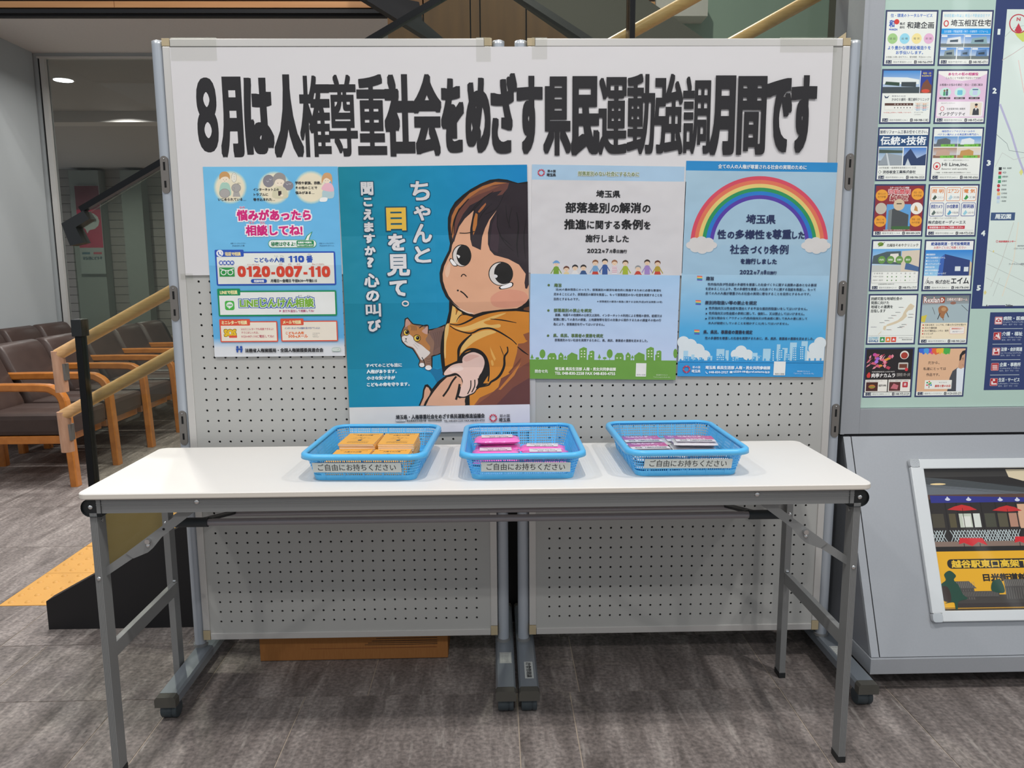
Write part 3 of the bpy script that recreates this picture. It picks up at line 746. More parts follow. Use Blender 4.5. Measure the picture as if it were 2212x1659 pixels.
# legs: ribbed front face, front/back pair joined by a side bar
def leg(sx, y, fr):
    xo = sx*(W2-.0126-.018)-(.013 if sx < 0 and not fr else 0); mb = MB(); hw = .0085; dpt = .018
    rib = []
    for k in range(5):
        a = -hw+2*hw*k/5; rib += [(a+.0004, 0), (a+.0008, -.0008), (a+2*hw/5-.0008, -.0008), (a+2*hw/5-.0004, 0)]
    poly = [(xo+p[0], y+(p[1] if fr else -p[1])) for p in rib]+[(xo+hw, y+(dpt*2 if fr else -dpt*2)), (xo-hw, y+(dpt*2 if fr else -dpt*2))]
    mb.prism(poly, 'z', .012, .652); o = mb.build('leg', 'grey_metal', tb)
    yy = (y-.0014, y+.0375) if fr else (y-.0375, y+.0014)
    MB().box(xo-hw-.0009, xo+hw+.0009, yy[0], yy[1], 0, .016, .001).build('foot_cap', 'black_pl', o)
    MB().ball((xo, y-.0005 if fr else y-.036, .497), .0052, 12, 4, .55, True, 'y').build('rivet', 'chrome', o)
    MB().tube([(xo-sx*hw, y+.018 if fr else y-.018, .63), (xo-sx*(hw+.0022), y+.018 if fr else y-.018, .63)], .004, 10, up=(0, 0, 1)).build('rivet', 'chrome', o)
    return xo
for sx in (-1, 1):
    xo = leg(sx, .0115, True); leg(sx, TD-.0115, False)
    MB().box(xo-.0075, xo+.0075, .0475, TD-.0475, .290, .325, .001).build('side_bar', 'grey_metal', tb)
    MB().tube([(xo, TD-.049, .326), (xo, TD-.0475, .33)], .005, 8).build('weld_bead', 'chrome', tb)
# braces (front pair and back pair)
for (yb, s2) in ((.030, 1), (TD-.030, -1)):
    for sx in (-1, 1):
        Up = [(sx*(p[0]), p[1]) for p in [(.668, .658), (.740, .604), (.806, .556), (.812, .550), (.796, .538), (.762, .552), (.750, .562), (.728, .588), (.655, .643), (.636, .658)]]
        o = MB().prism(Up, 'y', yb-s2*.002, yb).build('brace_plate', 'grey_metal', tb)
        lo = [(sx*p[0], p[1]) for p in [(.806, .555), (.872, .510), (.872, .489), (.796, .539)]]
        MB().prism(lo, 'y', yb+s2*.0, yb+s2*.0022).build('brace_arm', 'grey_metal', tb)
        y_ = yb-.002 if s2 > 0 else yb-.004
        MB().tube([(sx*.757, y_, .581), (sx*.757, y_-.011, .581)], .0058, 14, up=(0, 0, 1)).build('spring_pin', 'chrome', o)
        MB().ball((sx*.761, y_, .568), .0048, 10, 3, .6, True, 'y').build('rivet', 'chrome', o)
        MB().tube([(sx*.722, y_+.0006, .607), (sx*.722, y_-.0004, .607)], .003, 10).build('bolt_hole', 'hole', o)
    for sx in (-1, 1):
        MB().ball((sx*.6355, .0095 if s2 > 0 else TD-.006, .6765), .0062, 12, 4, .6, True, 'y').build('apron_rivet', 'chrome', tb)
# shelf rods with dark sleeves
def rods():
    y1, z1 = .119, .592
    MB().tube([(-.70, y1, z1), (.70, y1, z1)], .0085, 16, up=(0, 0, 1)).build('shelf_rod', 'rod', tb)
    MB().tube([(-.66, .27, .563), (.66, .27, .563)], .0065, 12).build('shelf_rod', 'rod', tb)
    for sx in (-1, 1):
        MB().tube([(sx*.655, y1, z1), (sx*.735, y1, z1)], .0115, 16).build('rod_sleeve', 'dark_pl', tb)
        MB().obox((sx*.66, y1+.005, z1+.006), (sx*.652, .27, .566), .026, .006).build('rod_bracket', 'black_pl', tb)
rods()

# two linear ceiling lamps of the hall (they mirror in the kiosk front)
for (a, b, lb) in (((3.9, -2.2), (8.2, -9.5), 'long slim ceiling strip lamp, the longer of two in the hall'), ((5.35, -3.65), (7.6, -6.6), 'slim ceiling strip lamp, the shorter of two in the hall')):
    o = MB().obox((a[0], a[1], 3.40), (b[0], b[1], 3.40), .12, .03).build('ceiling_strip_light', 'lit'); tagset(o, lb, 'light')

# ================================================================ BASKETS
def basket(label, X, Y, rz):
    r = empty('basket', label, 'basket', loc=(X, Y, .7), rotz=rz, group=None)
    bw, bd, rw, rd, H = .242, .305, .279, .345, .066
    def loop(t, off=0.0, n=6):
        """rounded outline at height fraction t"""
        w_, d_ = bw+(rw-bw)*t+off*2, bd+(rd-bd)*t+off*2
        return rrect(-w_/2, w_/2, -d_/2, d_/2, .022+.012*t+off, n)
    def ringwall(z0, z1, t0, t1, th):
        A, B, C_, D_ = loop(t0), loop(t1), loop(t1, -th), loop(t0, -th); n = len(A); mb = MB()
        vs = [(p[0], p[1], z0) for p in A]+[(p[0], p[1], z1) for p in B]+[(p[0], p[1], z1) for p in C_]+[(p[0], p[1], z0) for p in D_]
        fs = [[i+a*n, (i+1) % n+a*n, (i+1) % n+b*n, i+b*n] for a, b in ((0, 1), (1, 2), (2, 3), (3, 0)) for i in range(n)]
        return mb.add(vs, fs)
    zt = lambda t: .003+(H-.003)*t
    # floor and solid skirt
    A = loop(0); MB().prism(A, 'z', 0.0005, .003).build('base', 'basket', r)
    ringwall(.0005, zt(.17), 0, .17, .0018).build('skirt', 'basket', r)
    # lattice: horizontal rings and upright ribs leave real openings
    g = MB(); nr = 7
    for k in range(nr):
        t = .17+(.93-.17)*(k+.62)/nr; q = ringwall(zt(t), zt(t+.035), t, t+.035, .0014); g.add(q.v, q.f)
    A, B = loop(.165, -.0004, 1), loop(.94, -.0004, 1)
    for i in range(len(A)):
        a0, a1 = Vector(A[i]), Vector(A[(i+1) % len(A)]); c0, c1 = Vector(B[i]), Vector(B[(i+1) % len(B)])
        L = (a1-a0).length; m_ = max(2, int(L/.0050))
        for k in range(m_):
            t = (k+.5)/m_; p, q = a0.lerp(a1, t), c0.lerp(c1, t); dr = (a1-a0).normalized(); nn = Vector((-dr.y, dr.x)); hw = .0008 if k % 12 else .0014
            if L < .03:
                bul = math.sin(PI*t)*.004; p = p-nn*bul; q = q-nn*bul
            vs = []
            for (c, z) in ((p, zt(.165)), (q, zt(.94))):
                for (i_, j_) in ((-1, 0), (1, 0), (1, 1), (-1, 1)):
                    v = c+dr*(i_*hw)+nn*(j_*.0012); vs.append((v.x, v.y, z))
            g.add(vs, [(0, 1, 5, 4), (1, 2, 6, 5), (2, 3, 7, 6), (3, 0, 4, 7)])
    lt = g.build('lattice_wall', 'basket', r); lt['kind'] = 'stuff'
    # outer vertical ribs
    g = MB()
    for sx in (-.09, -.045, 0, .045, .09):
        for sg in (-1, 1):
            g.obox((sx, sg*(bd/2+.0002), .004), (sx*1.08, sg*(rd/2+.0002-.001), H-.004), .0022, .0024, up=(0, 1, 0))
    for sy in (-.11, -.055, 0, .055, .11):
        for sg in (-1, 1):
            g.obox((sg*(bw/2+.0002), sy, .004), (sg*(rw/2-.001), sy*1.08, H-.004), .0022, .0024, up=(1, 0, 0))
    g = g.build('outer_ribs', 'basket', r); g['kind'] = 'stuff'
    # rolled rim
    prof = [(-.003, H-.006), (-.003, H-.001), (-.001, H+.002), (.003, H+.0028), (.0075, H+.002), (.0105, H-.001), (.0115, H-.0105), (.0100, H-.0105), (.0088, H-.002), (.003, H-.0005), (0, H-.0035)]
    mb = MB(); n = None; vs = []
    for (o_, z) in prof:
        Lp = loop(1.0, o_-.001, 8); n = len(Lp); vs += [(p[0], p[1], z) for p in Lp]
    k = len(prof); mb.add(vs, [[i+a*n, (i+1) % n+a*n, (i+1) % n+((a+1) % k)*n, i+((a+1) % k)*n] for a in range(k) for i in range(n)], True)
    mb.build('rim', 'basket', r)
    return r
BK = [(-.304, 1.918, -.045, 'light blue plastic mesh basket with yellow booklets, leftmost on the table'),
      (.0625, 1.912, 0, 'light blue plastic mesh basket with pink packs, in the middle of the table'),
      (.452, 1.925, .012, 'light blue plastic mesh basket with purple and white packets, rightmost on the table')]
for i, (X, Y, rz, lb) in enumerate(BK):
    if i == 0: bk0 = basket(lb, X, Y, rz); o = bk0
    else:
        o = copy_tree(bk0); o.location = (X, Y, .7); o.rotation_euler = (0, 0, rz); o['label'] = lb
    o['group'] = 'blue mesh baskets on the table'
    BK[i] = (o, X, Y, rz, (-.013, .006, -.002)[i])
# slips with lettering on the basket fronts (front wall leans outward)
for i, (o, X, Y, rz, dx) in enumerate(BK):
    mwb = Matrix.Translation((X, Y, .7)) @ Matrix.Rotation(rz, 4, 'Z')
    tilt = math.atan2(.020, .063)
    U = mwb.to_3x3() @ Vector((1, -.012, -.012 if i != 0 else .004)); V = mwb.to_3x3() @ Vector((0, -math.sin(tilt), math.cos(tilt)))
    wL, hL = .208, .026
    O = mwb @ Vector((-wL/2+dx, -.1525-.0068*1.05-.0035, .0225))
    s = Sheet(O, U, V-U.normalized()*V.dot(U.normalized())); s.w, s.h = wL, hL; s.H = lambda a, b: (a*wL, (1-b)*hL); s.crop(0, 0, 1)
    s.step = .00001
    s.T('ご自由にお持ちください', .06, .14, .94, .84, '#26282a', .0009, 2)
    s.build('slip', PRN, '#c9cdc9', 'pale slip of paper with black lettering', parent=o, thick=.0003)

def on_basket(i, x, y, z, rz=0):
    o, X, Y, r0, _ = BK[i]; c, s_ = math.cos(r0), math.sin(r0)
    return (X+c*x-s_*y, Y+s_*x+c*y, .7+z), r0+rz
# yellow booklets, each one its own thing
def booklet():
    r = empty('booklet', 'x', 'booklet', group='yellow booklets in the left basket')
    hw, hd, t = .0455, .064, .0042
    MB().box(-hw+.0006, hw-.001, -hd+.0006, hd-.0006, .0004, t-.0004).build('pages', 'pages', r)
    MB().box(-hw, hw, -hd, hd, t-.0005, t).box(-hw, hw, -hd, hd, 0, .0004).box(-hw, -hw+.0005, -hd, hd, .0004, t-.0005).build('cover', 'cover', r)
    s = Sheet((-hw, -hd, t), (1, 0, 0), (0, 1, 0)); s.H = lambda a, b: (a*2*hw, (1-b)*2*hd); s.crop(0, 0, 1)
    g1, g2 = '#5a4a38', '#8a6a3a'
    s.T('埼玉から広げよう人権尊重社会', .12, .05, .88, .115, g1, 0, 1); s.T('人権それは愛', .26, .15, .74, .23, g1, .004, 1)
    random.seed(3)
    for k in range(26):
        a = random.uniform(0, 2*PI); q = random.uniform(.3, 1); x, y = .5+.26*q*math.cos(a), .47+.13*q*math.sin(a)
        s.line([(x, y), (x+.05*math.cos(a*3), y+.02*math.sin(a*5)), (x+.07*math.cos(a*3+1), y+.03)], .008, g2)
    s.R(.45, .60, .55, .70, '#4a4e52'); s.line([(.24, .74), (.5, .71), (.78, .74)], .006, g2, True)
    s.T('埼玉県人権尊重社会をめざす', .2, .77, .8, .81, g2, 0, 1); s.T('県民運動推進協議会', .2, .84, .8, .89, g2, 0, 1)
    s.build('printing', PRN, parent=r, one=True)
    return r
bkl = booklet(); first = True
spots = [(-.0475, .052, 12, 'back left'), (.0500, .050, 12, 'back right'), (-.0495, -.081, 9, 'front left'), (.0465, -.080, 9, 'front right')]
for (x, y, n, nm) in spots:
    for k in range(n):
        o = bkl if first else copy_tree(bkl); first = False
        p, rz = on_basket(0, x+random.uniform(-.0018, .0018), y+random.uniform(-.002, .002), .0035+k*.0043, random.uniform(-.02, .02)+(.03 if nm == 'back right' and k > 7 else 0))
        o.location = p; o.rotation_euler = (0, 0, rz)
        lv = 'topmost' if k == n-1 else ('at the bottom' if k == 0 else '%s from the top' % ['', 'second', 'third', 'fourth', 'fifth', 'sixth', 'seventh', 'eighth', 'ninth', 'tenth', 'eleventh'][n-1-k])
        o['label'] = 'yellow covered booklet, %s of the %s pile in the left basket' % (lv, nm)
# pink film packs
def pillow(lx, ly, h, nx=14, ny=8, crimp=.008):
    mb = MB(); vs = []
    for sgn in (1, -1):
        for j in range(ny+1):
            for i in range(nx+1):
                u, v = -1+2*i/nx, -1+2*j/ny; x, y = u*lx/2, v*ly/2
                e = max(0, 1-abs(u)**6)*max(0, 1-abs(v)**3)
                if abs(x) > lx/2-crimp: e = 0
                z = h/2+sgn*(h/2)*e**.55+(.0012*math.sin(9*v) if e == 0 else .0004*math.sin(15*u+7*v))
                vs.append((x+(.001*math.sin(20*v) if abs(u) > .99 else 0), y*(1-.05*(abs(u) > .85)), z))
    m_ = (nx+1)*(ny+1)
    for s_ in (0, 1):
        for j in range(ny):
            for i in range(nx):
                a = s_*m_+j*(nx+1)+i; q = [a, a+1, a+nx+2, a+nx+1]; mb.add([], []) ; mb.f.append(q if s_ == 0 else q[::-1]); mb.smooth.append(True)
    mb.v = vs
    return mb
def pink():
    r = empty('wet_tissue_pack', 'x', 'tissue pack', group='pink film packs in the middle basket')
    pillow(.116, .058, .019).build('wrapper', 'pinkfilm', r)
    s = Sheet((-.040, -.017, .0196), (1, 0, 0), (0, 1, 0)); s.w, s.h = .08, .034; s.H = lambda a, b: (a*.08, (1-b)*.034); s.crop(0, 0, 1)
    s.T('人権尊重社会をめざす県民運動', .05, .08, .7, .24, '#6a4a62', 0, 1); s.T('強調月間', .12, .32, .8, .5, '#6a4a62', 0, 1)
    s.T('埼玉県・人権それは愛', .25, .66, .86, .9, '#5b2a55', .002, 1); s.ring(.93, .3, .04, .1, .012, '#8a5a86', 12)
    s.build('sticker', PRG, '#ece6ee', 'white printed sticker', parent=r, thick=.0004)
    return r
pk = pink(); first = True
for (x, y, zl, rz, nm) in [(-.058, .045, 0, .02, 'bottom pack at the back left'), (-.058, .046, 1, -.03, 'middle pack at the back left'), (-.060, .040, 2, .03, 'top pack at the back left'),
                           (-.062, -.025, 0, 0, 'bottom pack in the middle left'), (-.064, -.022, 1, .02, 'top pack in the middle left'),
                           (.060, .020, 0, 0, 'lower pack at the back right'), (.056, .018, 1, -.08, 'upper pack at the back right'),
                           (.058, -.045, 0, 0, 'lower pack at the front right'), (.060, -.040, 1, -.02, 'upper pack at the front right')]:
    o = pk if first else copy_tree(pk); first = False
    p, r_ = on_basket(1, x, y, .0035+zl*.0196, rz); o.location = p; o.rotation_euler = (0, 0, r_)
    o['label'] = 'glossy pink tissue pack, %s of the middle basket' % nm
# purple and white packets
def packet():
    r = empty('tissue_packet', 'x', 'tissue packet', group='purple and white packets in the right basket')
    pillow(.112, .078, .016, 12, 8, .003).build('wrapper', 'clearfilm', r)
    s = Sheet((-.050, -.034, .0164), (1, 0, 0), (0, 1, 0)); s.w, s.h = .10, .068; s.H = lambda a, b: (a*.10, (1-b)*.068); s.crop(0, 0, 1)
    s.G(0, 0, 1, .62, '#9a4c9c', '#c04a92', '#cf4a8e', '#b3509a')
    s.T('じぶんいろ', .12, .05, .72, .22, '#f4e6f2', .005, 1); s.T('みんな合わせて', .15, .25, .92, .215, '#f4e6f2', .005, 1); s.T('にじになる', .30, .45, .78, .60, '#f4e6f2', .005, 1)
    s.T('埼玉県・人権男女共同参画課', .10, .72, .92, .88, '#55505c', .004, 1)
    s.build('printed_card', PRG, '#e4e0e6', 'purple and white printed card', parent=r, thick=.0004)
    return r
pt = packet(); first = True
for (x, y, zl, rz, nm) in [(-.062, .088, 0, 0, 'bottom packet at the back left'), (-.060, .088, 1, .02, 'top packet at the back left'), (.055, .088, 0, 0, 'bottom packet at the back right'), (.054, .088, 1, -.03, 'top packet at the back right'),
                           (-.060, .006, 0, 0, 'bottom packet in the middle left'), (-.059, .008, 1, .03, 'top packet in the middle left'), (.060, .014, 0, 0, 'bottom packet in the middle right'), (.058, .016, 1, -.06, 'second packet in the middle right'), (.060, .010, 2, -.09, 'top packet in the middle right'),
                           (-.058, -.080, 0, 0, 'bottom packet at the front left'), (-.056, -.078, 1, .01, 'top packet at the front left'), (.060, -.076, 0, 0, 'bottom packet at the front right'), (.060, -.074, 1, -.02, 'top packet at the front right')]:
    o = pt if first else copy_tree(pt); first = False
    p, r_ = on_basket(2, x, y, .0035+zl*.0166, rz); o.location = p; o.rotation_euler = (0, 0, r_)
    o['label'] = 'purple and white tissue packet, %s of the right basket' % nm

# ================================================================ MAP KIOSK
KX, KY = 1.047, 2.25
ki = empty('map_kiosk', 'large grey information kiosk with lit town map and advert panels', 'kiosk', loc=(KX, KY, 0))
W_, ZB, ZP = 1.75, .69, .104
Hk = 2.6
kb = MB()
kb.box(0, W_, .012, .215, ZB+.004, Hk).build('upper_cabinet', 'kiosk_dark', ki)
# front frame members around the lit face
MB().box(0, .047, -.0, .012, ZB, Hk, .001).build('front_frame', 'kiosk', ki)
MB().box(.047, W_, -.0, .012, ZB, .7668, .001).build('front_frame', 'kiosk', ki)
MB().box(-.012, .0, -.004, .10, ZB, Hk).build('side_trim', 'kiosk', ki)
MB().box(-.003, W_, .006, .03, ZB-.007, ZB+.001).build('shadow_gap', 'gap', ki)
# lower cabinet leaning outward to the floor
yb = 2.0-KY
def low(xa, xb, off, m, nm, th=.012, z0=ZP, z1=ZB-.008):
    s_ = (yb)/(ZP-(ZB-.008))   # y per z
    y_at = lambda z: yb+(0-yb)*((z-ZP)/((ZB-.008)-ZP))
    return MB().prism([(y_at(z0)+off, z0), (y_at(z1)+off, z1), (y_at(z1)+off+th, z1), (y_at(z0)+off+th, z0)], 'x', xa, xb).build(nm, m, ki)
low(0, .022, 0, 'kiosk', 'edge_trim'); low(.0255, W_, .0008, 'kiosk', 'lower_panel'); low(.021, .0262, .004, 'gap', 'panel_gap')
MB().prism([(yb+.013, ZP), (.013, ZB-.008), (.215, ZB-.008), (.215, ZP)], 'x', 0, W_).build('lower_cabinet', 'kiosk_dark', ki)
MB().box(-.004, W_, yb-.006, .215, .056, ZP-.002, .0015).build('plinth', 'kiosk', ki)
MB().box(.06, W_-.06, yb+.10, .2, 0, .056).build('recessed_base', 'gap', ki)
# lit face print
KP = print_mat('backlit_print', .38, coat=.6, emit=.12)
KO = (KX+.047, KY+.0085, .768)
s = Sheet(KO, (1, 0, 0), (0, 0, 1)); s.w, s.h = W_-.047, Hk-.768
k1, k2 = (1820, 0, 3.3179), (1820, 480, 3.3179)
navy = '#283a6e'
s.crop(*k1); s.layer('map_sheet')
s.crop(2100, 640, 6.911)
xL = s.m(8, 200)[0]
s.crop(0, 0, 1)
s.d += .00001
a = s.m(2155, 0)[0]; b_ = s.m(2101, 667)
s.raw([(a-.004, s.m(2150, -300)[1]), (2.0, s.m(2150, -300)[1]), (2.0, b_[1]), (a-.004, b_[1])], [(0, 1, 2, 3)], navy)
mL = s.m(2174, 20); mB = s.m(2128, 664)
u0 = mL[0]+.002
s.raw([(u0, mL[1]), (2.0, mL[1]), (2.0, mB[1]+.004), (u0, mB[1]+.004)], [(0, 1, 2, 3)], '#dbe9e2')
# map roads and patches (local metres)
vT, vB = mL[1], mB[1]
def ml(pts, wd, col): 
    q = [(p[0], p[1]) for p in pts]; k = len(q); A = []; B = []
    for i, p in enumerate(q):
        c, d_ = q[max(i-1, 0)], q[min(i+1, k-1)]; dx, dy = d_[0]-c[0], d_[1]-c[1]; L = math.hypot(dx, dy) or 1
        A.append((p[0]-dy/L*wd/2, p[1]+dx/L*wd/2)); B.append((p[0]+dy/L*wd/2, p[1]-dx/L*wd/2))
    s.raw(A+B, [(i, i+1, k+i+1, k+i) for i in range(k-1)], col)
random.seed(11)
def mp(x, y): return s.m(x, y)
s.layer('map_drawing')
for pts, wd, c in [([(2160, 225), (2185, 290), (2200, 340), (2230, 420)], .006, '#b9b9d8'), ([(2152, 290), (2175, 310), (2180, 325), (2212, 330)], .0012, '#7f8a90'),
                   ([(2165, 130), (2190, 115), (2212, 100)], .002, '#c9bdb8'), ([(2170, 80), (2190, 60), (2212, 55)], .001, '#a9b5b0'), ([(2200, 130), (2212, 200)], .003, '#e0cfc8'),
                   ([(2150, 360), (2165, 330), (2190, 345), (2212, 340)], .0015, '#c5c9c6'), ([(2135, 540), (2212, 575)], .0012, '#b9c2bd'), ([(2132, 570), (2212, 608)], .0012, '#b9c2bd'),
                   ([(2130, 600), (2212, 640)], .0012, '#b9c2bd'), ([(2140, 620), (2165, 560), (2190, 480)], .002, '#ccd0c8'), ([(2165, 640), (2190, 560), (2200, 480)], .003, '#e6e2d0'), ([(2145, 640), (2160, 600)], .0012, '#b9c2bd')]:
    ml([mp(*p) for p in pts], wd, c)
for (x, y, w2, c) in [(2128, 632, .009, '#e0d48a'), (2146, 543, .005, '#e0d48a'), (2206, 372, .012, '#dfe08a')]:
    q = mp(x, y); s.raw([(q[0]-w2/2, q[1]), (q[0], q[1]+w2*.8), (q[0]+w2/2, q[1]), (q[0], q[1]-w2*.8)], [(0, 1, 2, 3)], c)
s.crop(1820, 0, 3.3179)
s.poly([(1235, 238), (1300, 225), (1330, 290), (1290, 300), (1250, 262)], '#cfdc6a')
s.ring(1262, 170, 64, 66, 8, '#c03a48', 28); s.T('N', 1248, 125, 1276, 150, '#c86a70', 2)
s.poly([(1262, 165), (1288, 222), (1262, 238), (1232, 220)], '#c43848')
s.layer('lettering')
for t_, x0, y0 in (('1', 1112, 208), ('2', 1076, 630), ('3', 1034, 1148)): s.T(t_, x0, y0, x0+(18 if t_ == '1' else 28), y0+40, '#e6f0ee', 2.4)
s.crop(*k2)
for t_, x0, y0 in (('4', 994, 60), ('5', 962, 452)): s.T(t_, x0, y0, x0+28, y0+38, '#e6f0ee', 2.4)
s.crop(2080, 330, 4.7424)
for i, (c, y) in enumerate([('#2b3032', 163), ('#c04048', 207), ('#3aa070', 250), ('#3aa070', 295), ('#c03a44', 338), ('#d03a4a', 381), ('#efb87a', 420), ('#b0b8e0', 460), ('#c8dde6', 500)]):
    x = 382-3*i*.9
    if i in (4, 5): s.E(x-6, y, 16, 17, c, 14)
    else: s.R(x-15, y-15, x+15, y+15, c)
    s.T(['鉄道・鉄道駅', 'AED', '避難場所', '避難所', '市役所', '図書館', '公共施設', '文化施設', '一般建物'][i], x+26, y-14, x+26+[90, 40, 60, 50, 50, 50, 60, 60, 55][i], y+4, '#4a555a', 0, 1)
s.R(285, 612, 532, 692, '#3a5580'); s.T('周辺図', 330, 628, 492, 678, '#e6f0f0', 2)
s.ring(350, 908, 10, 11, 4, '#d06a70', 12); s.T('県民健康センター', 368, 898, 540, 918, '#d0565c', 1, 1); s.T('越谷市役所', 560, 945, 626, 962, '#556', 0, 1); s.T('パスポートセンター', 520, 972, 640, 990, '#556', 0, 1)
s.T('ガーヤちゃんの蔵屋敷', 470, 1130, 640, 1150, '#556', 0, 1); s.R(260, 1562, 432, 1578, '#4a4a7a')
s.T('0', 237, 1555, 250, 1580, '#445', 1); s.T('200m', 438, 1552, 510, 1580, '#445', 1)
# category list
s.layer('category_list')
s.crop(2100, 640, 6.911)
p, q = s.m(275, 240), s.m(190, 1400)
s.raw([(p[0]-.001, p[1]), (2.0, p[1]), (2.0, q[1]), (p[0]-.001, q[1])], [(0, 1, 2, 3)], navy)
items = [('病院・医療', 'Hospital / Medical Facility', 300, 335), ('介護・福祉', 'Care / Welfare Facility', 530, 315), ('法律・会計関連', 'Law / Accounting-related Facility', 762, 298), ('企業・事務所', 'Company / Office', 990, 280), ('生活・サービス', 'Lifestyle / Service', 1218, 263)]
for i, (j_, e_, y, x) in enumerate(items):
    s.rr(x, y+5, x+115, y+120, 12, '#b3242c', '#d9a0a4', 6)
    if i in (0, 2): s.R(x+12, y+18, x+104, y+108, '#f0e6e6')
    if i == 0: s.poly([(x+20, y+85), (x+20, y+60), (x+40, y+50), (x+58, y+28), (x+78, y+50), (x+98, y+60), (x+98, y+85)], '#b3242c'); s.R(x+52, y+48, x+64, y+78, '#f0e6e6'); s.R(x+43, y+57, x+73, y+69, '#f0e6e6')
    elif i == 1: s.E(x+78, y+34, 14, 14, '#f0e6e6', 10); s.poly([(x+60, y+48), (x+90, y+48), (x+100, y+105), (x+80, y+105), (x+70, y+80), (x+40, y+75)], '#f0e6e6'); s.ring(x+42, y+85, 22, 20, 6, '#f0e6e6', 12); s.E(x+45, y+50, 11, 11, '#f0e6e6', 8)
    elif i == 2: s.E(x+58, y+38, 16, 16, '#b3242c', 12); s.poly([(x+28, y+100), (x+28, y+70), (x+90, y+60), (x+90, y+100)], '#b3242c')
    elif i == 3:
        for kk in range(5): s.R(x+20, y+35+15*kk, x+95, y+44+15*kk, '#f0d6d6')
    else: s.E(x+60, y+32, 18, 18, '#f0e6e6', 12); s.poly([(x+20, y+50), (x+40, y+48), (x+45, y+80), (x+95, y+78), (x+105, y+98), (x+20, y+100)], '#f0e6e6')
    x2 = {0: 780, 1: 750, 2: 745, 3: 722, 4: 705}[i]
    s.T(j_, x+130, y-2, x2, y+58, '#e2edf0', 1.4, 2); s.T(e_, x+128, y+72, x2-15, y+98, '#c2cfe0', 0, 1); s.T('医院、医疗  병원・의료', x+125, y+108, x2-30, y+132, '#b2bfd6', 0, 1)
    if i < 4: s.R(x-15, y+180, x+420, y+187, '#c9d6d8')
bd = s.build('lit_board', KP, '#b4cfc4', 'lit board with map, map legend and category list', parent=ki, thick=.002)
# ---- adverts: each a framed sheet of the kiosk
def phone(s, x, y, h, t, c='#2a2e3a'):
    s.rr(x, y, x+h, y+h, h*.25, c); s.T('C', x+h*.25, y+h*.18, x+h*.7, y+h*.82, '#eef2f0', 1.5, 1); s.T(t[0], x+h+6, y+1, t[1], y+h-1, '#3a3f48', .5, 1)
def advert(crop, TL, TR, BL, draw, code, addr, tel, label, bg='#eef2ec', foot=True):
    s = Sheet(KO, (1, 0, 0), (0, 0, 1), crop); s.d = .0006; s.cur = 'x'
    a, b = s.m(*TL); c, _ = s.m(*TR); _, d_ = s.m(*BL)
    H = homog([(0, 0), (1, 0), (1, 1), (0, 1)], [(a, b), (c, b), (c, d_), (a, d_)])
    s.raw([(a, b), (c, b), (c, d_), (a, d_)], [(0, 1, 2, 3)], '#303a66')
    s.H = H; s.cr = (0, 0, 1)
    s.cr = (0, 0, 100); s.bk = .42
    s.R(3, 3, 97, 97, bg)
    draw(s)
    if foot:
        s.R(3, 89.5, 97, 97, '#eef2ec'); s.R(6, 90, 17, 96, '#2c3550'); s.T(code, 8, 91, 16, 95.3, '#e8ecf0', 0, 1)
        s.T(addr, 20, 91.3, 55, 95, '#50555c', 0, 1); s.rr(60, 90.3, 65, 96.2, 1.2, '#2a2e3a'); s.T('C', 61.2, 91.4, 63.8, 95.2, '#f0f0f0', .3, 1); s.T(tel, 67, 91, 95, 95.6, '#3a3f48', .25, 1)
    o = s.build('advert_sheet', KP, parent=ki, one=True, label=label)
    return o
def photo(s, x0, y0, x1, y1, sky, ground, shapes=()):
    s.G(x0, y0, x1, y1, sky, sky, '#d5e2ea', '#d5e2ea'); s.R(x0, y0+(y1-y0)*.72, x1, y1, ground)
    for p, c in shapes: s.poly([(x0+(x1-x0)*a, y0+(y1-y0)*b) for a, b in p], c)
def ad1(s):
    s.T('住・環境のトータルサービス', 10, 6.5, 89, 13, '#2a66c0', .3); s.T('和', 8, 18, 18, 31, '#2356b8', 1.2, 2); s.E(22, 21, 5, 4.8, '#d83a30', 16); s.T('WAKEN', 8, 33, 24, 36.5, '#2356b8', .4, 1)
    s.T('株式', 28, 22, 38, 27, '#333a44', .3); s.T('会社', 28, 28.5, 38, 33, '#333a44', .3); s.T('和建企画', 42, 21, 93, 33, '#2c3038', .6)
    for i, (c, t) in enumerate((('#a5d08a', '建 設'), ('#9adcf0', '設 備'), ('#f6e6a0', '電 気'), ('#e8b8d8', '新 築'))):
        s.E(16+23*i, 51, 9.5, 9.5, c, 20); s.T(t, 10+23*i, 49, 22+23*i, 53, '#5a5f58', 0, 1)
    s.T('より豊かな環境設備造りを', 8, 64, 90, 71, '#2a66c0', .3); s.T('お手伝いします。', 24, 73, 76, 79.5, '#2a66c0', .3); s.T('お気軽にお問い合せ下さい。受付時間・平日8:00〜17:00', 6, 82.5, 92, 86, '#555', 0, 1); s.R(5, 88, 95, 88.3, '#99a')
